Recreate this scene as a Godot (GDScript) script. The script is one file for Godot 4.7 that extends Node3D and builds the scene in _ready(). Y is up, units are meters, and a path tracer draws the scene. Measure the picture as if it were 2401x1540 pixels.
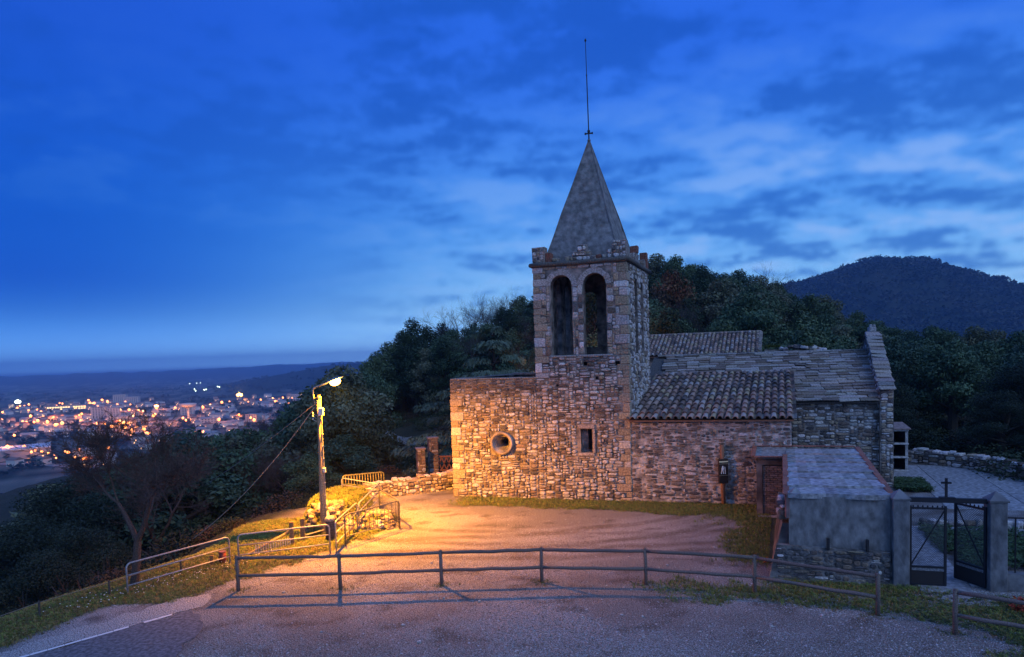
extends Node3D
# Blue hour at a small stone hilltop church: a sodium street lamp lights the yard, a valley town glows on the left.
# x to the right, y up, -z away from the camera. The yard is y = 0.

const PHI := 0.2705260          # the facade runs 15.5 degrees off the x axis
const SKEW := 0.13              # the old walls are not square: side walls lean off the right angle by this much
const ORIGIN := Vector3(4.585, 0, -25.082)   # foot of the tower's right front corner
const VALLEY := -82.0

var M := {}
var names := {}
var rough_noise: FastNoiseLite
var soft_noise: FastNoiseLite


func _ready():
	# ---------- camera
	var cam := Camera3D.new()
	cam.name = "Camera"
	cam.rotation_order = EULER_ORDER_YXZ
	cam.position = Vector3(0, 5.8, 0)
	cam.rotation_degrees = Vector3(-3.0, 0, -1.8)
	var near := 0.1
	cam.set_frustum(2.0 * near * 770.0 / 1500.0, Vector2(0.0, near * 148.6 / 1500.0), near, 60000.0)
	add_child(cam)
	cam.current = true
	# ---------- air and sky
	var env := Environment.new()
	env.background_mode = Environment.BG_SKY
	var sky := Sky.new()
	var sky_mat := PanoramaSkyMaterial.new()
	sky_mat.panorama = dusk_sky()
	sky.sky_material = sky_mat
	env.sky = sky
	env.background_energy_multiplier = 1.0
	env.tonemap_mode = Environment.TONE_MAPPER_LINEAR
	env.tonemap_exposure = 1.2
	env.sdfgi_enabled = true
	env.ssao_enabled = true
	env.ssil_enabled = true
	env.fog_enabled = true
	env.fog_density = 0.00018
	env.fog_light_color = Color(0.56, 0.76, 1.0)
	var we := WorldEnvironment.new()
	we.name = "WorldEnvironment"
	we.environment = env
	add_child(we)
	# ---------- the last of the daylight, wide and faint
	var sun := DirectionalLight3D.new()
	sun.name = "AfterglowSun"
	sun.light_color = Color(0.80, 0.88, 1.0)
	sun.light_energy = 0.33
	sun.light_angular_distance = 60.0
	sun.shadow_enabled = true
	sun.rotation_degrees = Vector3(-38, 42, 0)
	add_child(sun)
	# ---------- the place
	make_noise()
	make_materials()
	build_ground()
	build_far_land()
	build_church()
	build_house_behind()
	build_annex()
	build_cemetery()
	build_yard_fence()
	build_lamp_pole()
	build_barriers()
	build_left_edge()
	build_trees()
	build_town()
	build_ground_cover()


# =====================================================================  sky
func dusk_sky() -> ImageTexture:
	var w := 1440
	var h := 720
	var img := Image.create(w, h, false, Image.FORMAT_RGBAF)
	var n1 := FastNoiseLite.new()
	n1.seed = 11
	n1.noise_type = FastNoiseLite.TYPE_SIMPLEX_SMOOTH
	n1.frequency = 0.55
	n1.fractal_octaves = 6
	n1.fractal_gain = 0.52
	var n2 := FastNoiseLite.new()
	n2.seed = 29
	n2.noise_type = FastNoiseLite.TYPE_SIMPLEX_SMOOTH
	n2.frequency = 1.5
	n2.fractal_octaves = 5
	n2.domain_warp_enabled = true
	n2.domain_warp_amplitude = 0.5
	n2.domain_warp_frequency = 0.8
	var low := Vector3(0.66, 0.87, 1.0)
	var mid := Vector3(0.32, 0.585, 0.895)
	var high := Vector3(0.15, 0.385, 0.845)
	var top := Vector3(0.17, 0.40, 0.90)
	var lw := Vector3(0.50, 0.76, 1.0)
	var md := Vector3(0.055, 0.325, 0.75)
	var hi := Vector3(0.10, 0.31, 0.765)
	var dark := Vector3(0.06, 0.27, 0.63)
	var pale := Vector3(0.66, 0.75, 0.94)
	for j in h:
		var el := (0.5 - (j + 0.5) / h) * PI
		var e := rad_to_deg(el)
		if e < -1.0:
			continue
		var ce := cos(el)
		var se := maxf(sin(el), 0.0)
		for i in w:
			var az := (i + 0.5) / w * TAU
			var a := rad_to_deg(az)
			if a > 180.0:
				a -= 360.0
			# clear gradient: pale low down ahead and to the right, deep blue to the left
			var c := low.lerp(mid, smoothstep(0.0, 13.0, e)).lerp(high, smoothstep(9.0, 27.0, e)).lerp(top, smoothstep(28.0, 85.0, e))
			var d := lw.lerp(md, smoothstep(-1.0, 7.5, e)).lerp(hi, smoothstep(9.0, 28.0, e)).lerp(top, smoothstep(28.0, 85.0, e))
			var left := smoothstep(3.0, -40.0, a) if a <= 40.0 else 0.45 * smoothstep(60.0, 180.0, a)
			if a < -40.0:
				left = lerpf(1.0, 0.45, smoothstep(-70.0, -180.0, a))
			c = c.lerp(d, left)
			# behind the camera and overhead the cloud sheet is paler
			var behind := smoothstep(55.0, 130.0, absf(a)) * 0.75 + 0.25 * smoothstep(35.0, 70.0, e)
			c = c.lerp(Vector3(0.50, 0.66, 0.93), clampf(behind, 0.0, 0.8))
			# clouds on a flat layer overhead, foreshortened towards the horizon
			var px := sin(az) * ce / (se + 0.13)
			var pz := cos(az) * ce / (se + 0.13)
			var amount := smoothstep(-22.0, 8.0, a) if a < 100.0 else smoothstep(180.0, 120.0, a)
			amount = clampf(amount * smoothstep(-1.0, 4.0, e) + 0.62 * smoothstep(7.0, 20.0, e), 0.0, 1.0)
			if a < -20.0:
				amount *= lerpf(1.0, 0.8, smoothstep(-20.0, -42.0, a))
			var f1 := n1.get_noise_3d(px * 2.2 + 3.1, pz * 3.4, 0.0)
			var f2 := n2.get_noise_3d(px * 4.2, pz * 6.4, 4.0)
			var f3 := n1.get_noise_3d(px * 11.0, pz * 13.0, 7.0)
			var dens := f1 + 0.42 * f2 + 0.34 * f3
			var shade := smoothstep(-0.12, 0.40, dens)
			var glow := smoothstep(0.0, 0.42, -dens + 0.3 * f2 - 0.05)
			c = c.lerp(dark.lerp(c, 0.25), shade * amount * 0.66)
			c = c.lerp(pale.lerp(c, 0.25 + 0.55 * smoothstep(12.0, 26.0, e)), glow * amount * (0.36 + 0.3 * smoothstep(0.0, 30.0, a)) * smoothstep(34.0, 12.0, e))
			# thin streaks of high cloud over the clear part
			var streak := smoothstep(0.18, 0.55, n1.get_noise_3d(px * 0.5 + pz * 0.35, pz * 2.2 + px * 0.6, 9.0))
			c += Vector3(0.06, 0.045, 0.03) * streak * (1.0 - amount) * smoothstep(2.0, 12.0, e)
			var col := Color(clampf(c.x, 0, 1), clampf(c.y, 0, 1), clampf(c.z, 0, 1)).srgb_to_linear()
			col *= 1.0 + 0.55 * smoothstep(5.0, 0.0, e)   # the twilight glow low over the horizon
			img.set_pixel(i, j, col)
	return ImageTexture.create_from_image(img)


# =====================================================================  helpers
class MB:
	var v := PackedVector3Array()
	var c := PackedColorArray()

	func tri(a: Vector3, b: Vector3, d: Vector3, col: Color) -> void:
		v.append(a); v.append(b); v.append(d)
		c.append(col); c.append(col); c.append(col)

	func quad(a: Vector3, b: Vector3, d: Vector3, e: Vector3, col: Color) -> void:
		tri(a, b, d, col)
		tri(a, d, e, col)

	# eight corners: 0..3 the lower ring, 4..7 the upper ring
	func hexa(p: Array, col: Color) -> void:
		quad(p[0], p[1], p[2], p[3], col)
		quad(p[7], p[6], p[5], p[4], col)
		for k in 4:
			var n := (k + 1) % 4
			quad(p[k], p[k + 4], p[n + 4], p[n], col)

	func box(at: Vector3, size: Vector3, b: Basis, col: Color) -> void:
		var p := []
		for y in [-0.5, 0.5]:
			for q in [[-0.5, -0.5], [0.5, -0.5], [0.5, 0.5], [-0.5, 0.5]]:
				p.append(at + b * Vector3(q[0] * size.x, y * size.y, q[1] * size.z))
		hexa(p, col)

	# a box with worn, chamfered edges and slightly shifted corners
	func block(at: Vector3, size: Vector3, b: Basis, col: Color, ch: float, rng: RandomNumberGenerator = null, jit := 0.0) -> void:
		var h := size * 0.5
		var cor := {}
		for sx in [-1, 1]:
			for sy in [-1, 1]:
				for sz in [-1, 1]:
					var o := Vector3(sx * h.x, sy * h.y, sz * h.z)
					if rng:
						o += Vector3(rng.randf_range(-jit, jit), rng.randf_range(-jit, jit), rng.randf_range(-jit, jit))
					cor[[sx, sy, sz]] = [at + b * (o - Vector3(0, sy * ch, sz * ch)), at + b * (o - Vector3(sx * ch, 0, sz * ch)), at + b * (o - Vector3(sx * ch, sy * ch, 0))]
		for s in [-1, 1]:
			quad(cor[[s, -1, -1]][0], cor[[s, 1, -1]][0], cor[[s, 1, 1]][0], cor[[s, -1, 1]][0], col)
			quad(cor[[-1, s, -1]][1], cor[[1, s, -1]][1], cor[[1, s, 1]][1], cor[[-1, s, 1]][1], col)
			quad(cor[[-1, -1, s]][2], cor[[1, -1, s]][2], cor[[1, 1, s]][2], cor[[-1, 1, s]][2], col)
			for t in [-1, 1]:
				quad(cor[[s, t, -1]][0], cor[[s, t, -1]][1], cor[[s, t, 1]][1], cor[[s, t, 1]][0], col)
				quad(cor[[s, -1, t]][0], cor[[s, -1, t]][2], cor[[s, 1, t]][2], cor[[s, 1, t]][0], col)
				quad(cor[[-1, s, t]][1], cor[[-1, s, t]][2], cor[[1, s, t]][2], cor[[1, s, t]][1], col)
		for k in cor:
			tri(cor[k][0], cor[k][1], cor[k][2], col)

	func tube(pts: Array, radii: Array, n: int, col: Color, caps := true) -> void:
		var rings := []
		var side := Vector3.ZERO
		for i in pts.size():
			var d: Vector3 = (pts[mini(i + 1, pts.size() - 1)] - pts[maxi(i - 1, 0)]).normalized()
			if side == Vector3.ZERO:
				side = d.cross(Vector3.UP if absf(d.y) < 0.9 else Vector3.RIGHT).normalized()
			side = (side - d * side.dot(d)).normalized()
			var up := side.cross(d)
			var ring := []
			for k in n:
				var t := TAU * k / n
				ring.append(pts[i] + (side * cos(t) + up * sin(t)) * radii[i])
			rings.append(ring)
		for i in pts.size() - 1:
			for k in n:
				var m := (k + 1) % n
				quad(rings[i][k], rings[i][m], rings[i + 1][m], rings[i + 1][k], col)
		if caps:
			for k in range(1, n - 1):
				tri(rings[0][0], rings[0][k + 1], rings[0][k], col)
				var l: Array = rings[-1]
				tri(l[0], l[k], l[k + 1], col)

	func ball(at: Vector3, r: Vector3, n: int, col: Color) -> void:
		var rows := maxi(3, n / 2)
		for j in rows:
			for i in n:
				var q := []
				for o in [[0, 0], [1, 0], [1, 1], [0, 1]]:
					var t = TAU * (i + o[0]) / n
					var f = PI * (j + o[1]) / rows
					q.append(at + Vector3(r.x * sin(f) * cos(t), r.y * cos(f), r.z * sin(f) * sin(t)))
				quad(q[0], q[1], q[2], q[3], col)


func numbered(called: String) -> String:
	names[called] = names.get(called, -1) + 1
	return called if names[called] == 0 else "%s_%03d" % [called, names[called]]


func mesh_of(b: MB, smooth := false) -> ArrayMesh:
	if smooth:
		var st := SurfaceTool.new()
		st.begin(Mesh.PRIMITIVE_TRIANGLES)
		st.set_smooth_group(0)
		for i in b.v.size():
			st.set_color(b.c[i])
			st.add_vertex(b.v[i])
		st.generate_normals()
		return st.commit()
	var arr := []
	arr.resize(Mesh.ARRAY_MAX)
	arr[Mesh.ARRAY_VERTEX] = b.v
	arr[Mesh.ARRAY_COLOR] = b.c
	var m := ArrayMesh.new()
	if b.v.size():
		m.add_surface_from_arrays(Mesh.PRIMITIVE_TRIANGLES, arr)
	return m


func put(called: String, m: Mesh, mat: Material, parent: Node) -> MeshInstance3D:
	var o := MeshInstance3D.new()
	o.mesh = m
	o.material_override = mat
	if parent == self:
		o.name = numbered(called)
		add_child(o)
	else:
		o.name = called
		parent.add_child(o, true)
	return o


func part(called: String, b: MB, mat: Material, parent: Node, smooth := false) -> MeshInstance3D:
	return put(called, mesh_of(b, smooth), mat, parent)


func stuff(called: String, b: MB, mat: Material, parent: Node, smooth := false) -> MeshInstance3D:
	var o := part(called, b, mat, parent, smooth)
	o.set_meta("kind", "stuff")
	return o


func thing(called: String, label: String, category: String, at := Vector3.ZERO, turn := 0.0, group := "") -> Node3D:
	var o := Node3D.new()
	o.name = numbered(called)
	add_child(o)
	o.position = at
	o.rotation.y = turn
	tag(o, label, category, group)
	return o


func tag(o: Node, label: String, category: String, group := "") -> void:
	o.set_meta("label", label)
	o.set_meta("category", category)
	if group != "":
		o.set_meta("group", group)


func structure(o: Node, label := "", category := "") -> void:
	o.set_meta("kind", "structure")
	if label != "":
		tag(o, label, category)


func copy_of(o: Node3D, at: Vector3, turn: float, size := 1.0, label := "", group := "") -> Node3D:
	var r: Node3D = o.duplicate()
	var base: String = o.name
	var cut := base.rfind("_")
	if cut > 0 and base.substr(cut + 1).is_valid_int():
		base = base.substr(0, cut)
	r.name = numbered(base)
	add_child(r)
	r.position = at
	r.rotation = Vector3(0, turn, 0)
	r.scale = Vector3.ONE * size
	if label != "":
		r.set_meta("label", label)
	if group != "":
		r.set_meta("group", group)
	return r


func rnd(s: int) -> RandomNumberGenerator:
	var r := RandomNumberGenerator.new()
	r.seed = s
	return r


func tint(c: Color, rng: RandomNumberGenerator, by: float) -> Color:
	var k := 1.0 + rng.randf_range(-by, by)
	return Color(c.r * k * (1.0 + rng.randf_range(-by, by) * 0.25), c.g * k, c.b * k * (1.0 + rng.randf_range(-by, by) * 0.3))


func multi(called: String, m: Mesh, mat: Material, places: Array, parent: Node, colors := []) -> MultiMeshInstance3D:
	var mm := MultiMesh.new()
	mm.transform_format = MultiMesh.TRANSFORM_3D
	mm.use_colors = colors.size() > 0
	mm.mesh = m
	mm.instance_count = places.size()
	for i in places.size():
		mm.set_instance_transform(i, places[i])
		if colors.size():
			mm.set_instance_color(i, colors[i])
	var o := MultiMeshInstance3D.new()
	o.multimesh = mm
	o.material_override = mat
	o.name = numbered(called) if parent == self else called
	parent.add_child(o, true)
	o.set_meta("kind", "stuff")
	return o


# =====================================================================  materials
func make_noise() -> void:
	rough_noise = FastNoiseLite.new()
	rough_noise.seed = 5
	rough_noise.frequency = 0.08
	rough_noise.fractal_octaves = 5
	soft_noise = FastNoiseLite.new()
	soft_noise.seed = 8
	soft_noise.frequency = 0.02
	soft_noise.fractal_octaves = 3


func grain_image(seed_: int, freq: float, octaves: int, lo: float, hi: float, kind := FastNoiseLite.TYPE_SIMPLEX_SMOOTH, gain := 0.55) -> Image:
	var n := FastNoiseLite.new()
	n.seed = seed_
	n.noise_type = kind
	n.frequency = freq
	n.fractal_octaves = octaves
	n.fractal_gain = gain
	var img := n.get_seamless_image(512, 512)
	img.convert(Image.FORMAT_RGBA8)
	img.adjust_bcs(1.0, 1.0, 1.0)
	var out := Image.create(512, 512, false, Image.FORMAT_RGBA8)
	for y in 512:
		for x in 512:
			var g: float = lerpf(lo, hi, img.get_pixel(x, y).r)
			out.set_pixel(x, y, Color(g, g, g))
	return out


func make_materials() -> void:
	var fine := ImageTexture.create_from_image(grain_image(1, 0.02, 5, 0.6, 1.1))
	var grit := ImageTexture.create_from_image(grain_image(6, 0.035, 5, 0.2, 1.38, FastNoiseLite.TYPE_SIMPLEX_SMOOTH, 0.7))
	var soft := ImageTexture.create_from_image(grain_image(9, 0.012, 6, 0.62, 1.08))
	var blotch_img := grain_image(2, 0.006, 6, 0.45, 1.1)
	var blotch := ImageTexture.create_from_image(blotch_img)
	var bump := ImageTexture.create_from_image(grain_image(3, 0.025, 5, 0.0, 1.0, FastNoiseLite.TYPE_SIMPLEX_SMOOTH, 0.65))
	var cell_img := grain_image(4, 0.045, 3, 0.0, 1.0, FastNoiseLite.TYPE_CELLULAR)
	var cells := ImageTexture.create_from_image(cell_img)
	# name: [colour, roughness, albedo texture, metres per repeat, relief texture, relief cm, relief metres]
	M.stone = look(Color(1, 1, 1), 0.92, fine, 0.9, bump, 1.2)
	M.mortar = look(Color(1, 1, 1), 0.96, blotch, 1.7, bump, 2.5)
	M.plaster = look(Color(1, 1, 1), 0.9, blotch, 3.1, bump, 0.8)
	M.concrete = look(Color(1, 1, 1), 0.85, soft, 1.3, bump, 1.2)
	M.tile = look(Color(1, 1, 1), 0.85, fine, 0.5, bump, 0.5)
	M.ground = look(Color(1, 1, 1), 0.97, grit, 0.8, cells, 5.0)
	# render streaked by rain: the grain is drawn out downwards
	M.streaked = look(Color(1, 1, 1), 0.9, soft, 1.0, bump, 0.8)
	M.streaked.uv1_scale = Vector3(0.55, 0.3, 0.55)
	M.render_coat = look(Color(1, 1, 1), 0.9, soft, 2.4, bump, 1.2)
	M.asphalt = look(Color(1, 1, 1), 0.9, fine, 1.3, cells, 0.8)
	M.wood = look(Color(1, 1, 1), 0.85, fine, 0.35, bump, 0.6)
	M.bark = look(Color(1, 1, 1), 0.95, fine, 0.5, bump, 1.5)
	M.metal = look(Color(1, 1, 1), 0.5, fine, 0.6, null, 0.0)
	M.metal.metallic = 0.5
	M.iron = look(Color(1, 1, 1), 0.6, null, 1.0, null, 0.0)
	M.paint = look(Color(1, 1, 1), 0.6, null, 1.0, null, 0.0)
	M.leaf = look(Color(1, 1, 1), 0.75, null, 1.0, null, 0.0)
	M.leaf.backlight_enabled = true
	M.leaf.backlight = Color(0.28, 0.32, 0.18)
	M.grass = look(Color(1, 1, 1), 0.85, null, 1.0, null, 0.0)
	M.grass.backlight_enabled = true
	M.grass.backlight = Color(0.3, 0.34, 0.15)
	M.pebble = look(Color(1, 1, 1), 0.9, null, 1.0, null, 0.0)


func look(c: Color, rough: float, tex: Texture2D, metres: float, relief: Texture2D, cm: float) -> StandardMaterial3D:
	var m := StandardMaterial3D.new()
	m.albedo_color = c
	m.vertex_color_use_as_albedo = true
	m.roughness = rough
	m.metallic_specular = 0.3
	if tex:
		m.albedo_texture = tex
	if tex or relief:
		m.uv1_triplanar = true
		m.uv1_world_triplanar = true
		m.uv1_triplanar_sharpness = 4.0
		m.uv1_scale = Vector3.ONE / metres
	if relief:
		m.heightmap_enabled = true
		m.heightmap_texture = relief
		m.heightmap_scale = cm
	return m


func glow_mat(c: Color, energy: float) -> StandardMaterial3D:
	var m := StandardMaterial3D.new()
	m.albedo_color = Color(0.9, 0.85, 0.7)
	m.emission_enabled = true
	m.emission = c
	m.emission_energy_multiplier = energy
	return m


# =====================================================================  ground
func table(t: Array, x: float) -> float:
	if x <= t[0][0]:
		return t[0][1]
	for i in t.size() - 1:
		if x <= t[i + 1][0]:
			return lerpf(t[i][1], t[i + 1][1], (x - t[i][0]) / (t[i + 1][0] - t[i][0]))
	return t[-1][1]


const EDGE := [[-60.0, 4.0], [-36.0, 0.4], [-29.3, -2.6], [-28.3, -4.3], [-27.3, -6.1], [-26.8, -7.4], [-25.0, -8.3], [-22.0, -8.1], [-20.5, -8.3], [-18.7, -9.6], [-16.5, -11.0], [-13.0, -12.3], [-10.0, -13.2], [20.0, -16.0]]
const MOUNTAIN := [[-0.1, 0.0], [0.1, 0.01], [0.2, 0.03], [0.3, 0.065], [0.43, 0.103], [0.5, 0.116], [0.55, 0.128], [0.59, 0.133], [0.64, 0.126], [0.7, 0.109], [0.76, 0.087], [0.8, 0.077], [0.95, 0.066], [1.2, 0.05], [1.6, 0.0]]
const NEAR_RIDGE := [[-0.9, -0.06], [-0.5, -0.04], [-0.41, -0.022], [-0.36, -0.014], [-0.33, -0.0095], [-0.29, -0.003], [-0.25, 0.0], [-0.15, 0.002], [0.2, 0.0]]
const FAR_RIDGE := [[-1.2, -0.0024], [-0.8, -0.0022], [-0.6, -0.0028], [-0.45, -0.0016], [-0.36, 0.0006], [-0.3, 0.0022], [0.1, 0.002], [1.5, 0.0]]


func outside(x: float, z: float) -> float:
	return table(EDGE, z) - x


func mound(x: float, z: float) -> float:
	var a := Vector2((x + 6.75) / 1.15, (z + 24.3) / 2.5).length()
	var b := Vector2((x + 4.95) / 0.8, (z + 22.9) / 0.95).length()
	return 0.78 * smoothstep(1.1, 0.72, a) + 0.32 * smoothstep(1.1, 0.4, b)


func height(x: float, z: float) -> float:
	var r := Vector2(x, z).length()
	var f := -z
	var q := -x - 0.2 * maxf(f, 0.0)
	var t := -7.0 * smoothstep(0.0, 18.0, q) - 75.0 * smoothstep(18.0, 330.0, q)
	t -= 82.0 * smoothstep(160.0, 520.0, r) * (1.0 - smoothstep(18.0, 330.0, q))
	var across := (x - 24.0) / 40.0
	var over := maxf(f - 115.0, 0.0) / 70.0
	t += 13.0 * exp(-across * across) * smoothstep(40.0, 105.0, f) * exp(-over * over)
	t -= 4.0 * smoothstep(10.0, -12.0, x) * smoothstep(30.0, 48.0, f)
	t = maxf(t, VALLEY)
	if r > 250.0 and f > 0.0:
		var k := x / f
		var n := rough_noise.get_noise_2d(x * 0.05, z * 0.05)
		if k > -0.12:
			var top := 5.8 + 1500.0 * cos(atan(k)) * table(MOUNTAIN, k)
			var g := (r - 1500.0) / 430.0
			t = maxf(t, -82.0 + (top + 82.0) * exp(-g * g) + 26.0 * n * smoothstep(600.0, 1100.0, r))
		if k < 0.3:
			var g2 := (r - 2700.0) / 520.0
			t = maxf(t, -82.0 + (5.8 + 2700.0 * cos(atan(k)) * table(NEAR_RIDGE, k) + 82.0) * exp(-g2 * g2) + 3.0 * n)
		var g3 := (r - 7500.0) / 1800.0
		t = maxf(t, -84.0 + (90.0 + 7500.0 * cos(atan(k)) * table(FAR_RIDGE, k)) * exp(-g3 * g3) + 22.0 * soft_noise.get_noise_2d(k * 700.0, r * 0.012) * smoothstep(4000.0, 6500.0, r))
	# the level yard, cut off at its edge
	var s := outside(x, z)
	var span := 9.0 if z > -26.0 else 3.0
	var yard := 1.0 - smoothstep(0.0, span, s)
	yard *= 1.0 - smoothstep(38.0, 52.0, f) * (1.0 if x < 14.0 else smoothstep(60.0, 20.0, x))
	yard *= smoothstep(70.0, 45.0, x) * smoothstep(90.0, 50.0, -f)
	var h := lerpf(t, 0.0, clampf(yard, 0.0, 1.0))
	if yard < 0.98 and r < 300.0:
		h += 0.5 * rough_noise.get_noise_2d(x * 3.0, z * 3.0) * (1.0 - yard)
	return h + mound(x, z)


func to_church(x: float, z: float) -> Vector2:
	var d := Vector2(x - ORIGIN.x, z - ORIGIN.z)
	var w := d.x * sin(PHI) - d.y * cos(PHI)
	return Vector2(d.x * cos(PHI) + d.y * sin(PHI) - SKEW * w, w)


# how much grass grows here, 0 to 1
func grass_here(x: float, z: float) -> float:
	var p := to_church(x, z)
	var n := rough_noise.get_noise_2d(x * 9.0, z * 9.0)
	var g := 0.0
	var wide := 1.75 + 0.45 * n + 0.35 * smoothstep(-3.0, 3.0, p.x)
	if p.x > -7.6 and p.x < 5.5 and p.y < 0.1:
		g = maxf(g, smoothstep(-wide, -wide + 0.5, p.y) * smoothstep(-7.6, -6.0, p.x))
	if p.x > 1.5 and p.x < 5.9 and p.y < 0.0 and p.y > -8.0:
		g = maxf(g, smoothstep(2.6 - 0.18 * p.y + 1.6 * n, 4.6, p.x) * smoothstep(-7.6, -6.4, p.y))
	var s := outside(x, z)
	if z > -23.0 and z < -12.5 and s < 1.5:
		g = maxf(g, smoothstep((-2.2 if z < -16.5 else -1.5) - 0.6 * n, -0.9, s) * (1.0 if z < -15.5 else smoothstep(-1.6, -1.0, s)))
	g = maxf(g, smoothstep(0.05, 0.3, mound(x, z) + 0.1 * n))
	# the bank left of a line from the tarmac to the end of the picket barrier
	if z < -15.6 and z > -24.0:
		var edge := table([[-24.0, -4.3], [-22.0, -4.15], [-19.3, -5.75], [-17.4, -7.2], [-15.6, -8.5]], z)
		g = maxf(g, smoothstep(0.05, 0.5, edge - x + 0.5 * n))
	# along the foot of the plinth and round the fence posts on the right
	if x > 2.5 and z < -11.0 and z > -17.0:
		var line := -15.6 + 0.32 * (x - 3.5)
		g = maxf(g, smoothstep(0.85, 0.25, absf(z - line) + 0.9 * n) * smoothstep(2.5, 5.0, x) * 0.8)
		g = maxf(g, smoothstep(8.6, 10.2, x + 1.5 * n) * smoothstep(-14.6, -13.6, z))
		g = maxf(g, smoothstep(-1.0, -0.2, -absf(z + 15.2 - 0.0 * x) + 0.6 * n) * smoothstep(5.6, 6.6, x) * smoothstep(11.0, 9.0, x))
	return clampf(g, 0.0, 1.0)


func ground_color(x: float, z: float, h: float) -> Color:
	var r := Vector2(x, z).length()
	var n := rough_noise.get_noise_2d(x * 4.0, z * 4.0)
	var n2 := soft_noise.get_noise_2d(x * 6.0 + 40.0, z * 9.0)
	if r < 60.0:
		var dirt := Color(0.34, 0.31, 0.29)
		var pale := Color(0.50, 0.475, 0.46)
		var c := dirt.lerp(pale, clampf(0.42 + 1.7 * n2 + 1.0 * n + 0.25 * smoothstep(-14.0, -11.0, z), 0.0, 1.0))
		c = c.lerp(Color(0.225, 0.195, 0.175), smoothstep(0.12, 0.5, rough_noise.get_noise_2d(x * 7.0 + 9.0, z * 12.0)))
		# wheel tracks swinging round the yard
		for q in [[1.5, -29.5, 11.2], [1.5, -29.5, 9.7], [5.5, -32.0, 11.5], [5.5, -32.0, 12.9], [-2.0, -27.5, 8.3], [-2.0, -27.5, 6.9]]:
			var ring := absf(Vector2((x - q[0]) * 0.62, z - q[1]).length() - q[2] - 0.25 * n)
			c = c.lerp(Color(0.22, 0.175, 0.145), 0.62 * smoothstep(0.24, 0.1, ring) * smoothstep(-0.3, 0.1, n2 + 0.2))
			c = c.lerp(Color(0.52, 0.5, 0.48), 0.4 * smoothstep(0.18, 0.02, absf(ring - 0.36)))
		c = c.lerp(Color(0.11, 0.125, 0.04), grass_here(x, z) * 0.85)
		var off := smoothstep(-0.1, 1.4, outside(x, z))
		var p := to_church(x, z)
		if p.y > 8.0:
			off = maxf(off, smoothstep(8.0, 14.0, p.y))
		return c.lerp(Color(0.055, 0.062, 0.035), off)
	if r < 320.0:
		return Color(0.05, 0.055, 0.034).lerp(Color(0.085, 0.08, 0.05), clampf(0.5 + n, 0, 1))
	var woods := Color(0.028, 0.04, 0.026)
	if h < VALLEY + 12.0:
		var f := rough_noise.get_noise_2d(x * 0.11, z * 0.22)
		var field := Color(0.13, 0.135, 0.10).lerp(Color(0.27, 0.24, 0.19), smoothstep(-0.2, 0.4, rough_noise.get_noise_2d(x * 0.06 + 70.0, z * 0.3)))
		return woods.lerp(field, smoothstep(-0.12, 0.12, f))
	return woods.lerp(Color(0.06, 0.065, 0.04), smoothstep(0.1, 0.5, rough_noise.get_noise_2d(x * 0.3, z * 0.3)))


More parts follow.
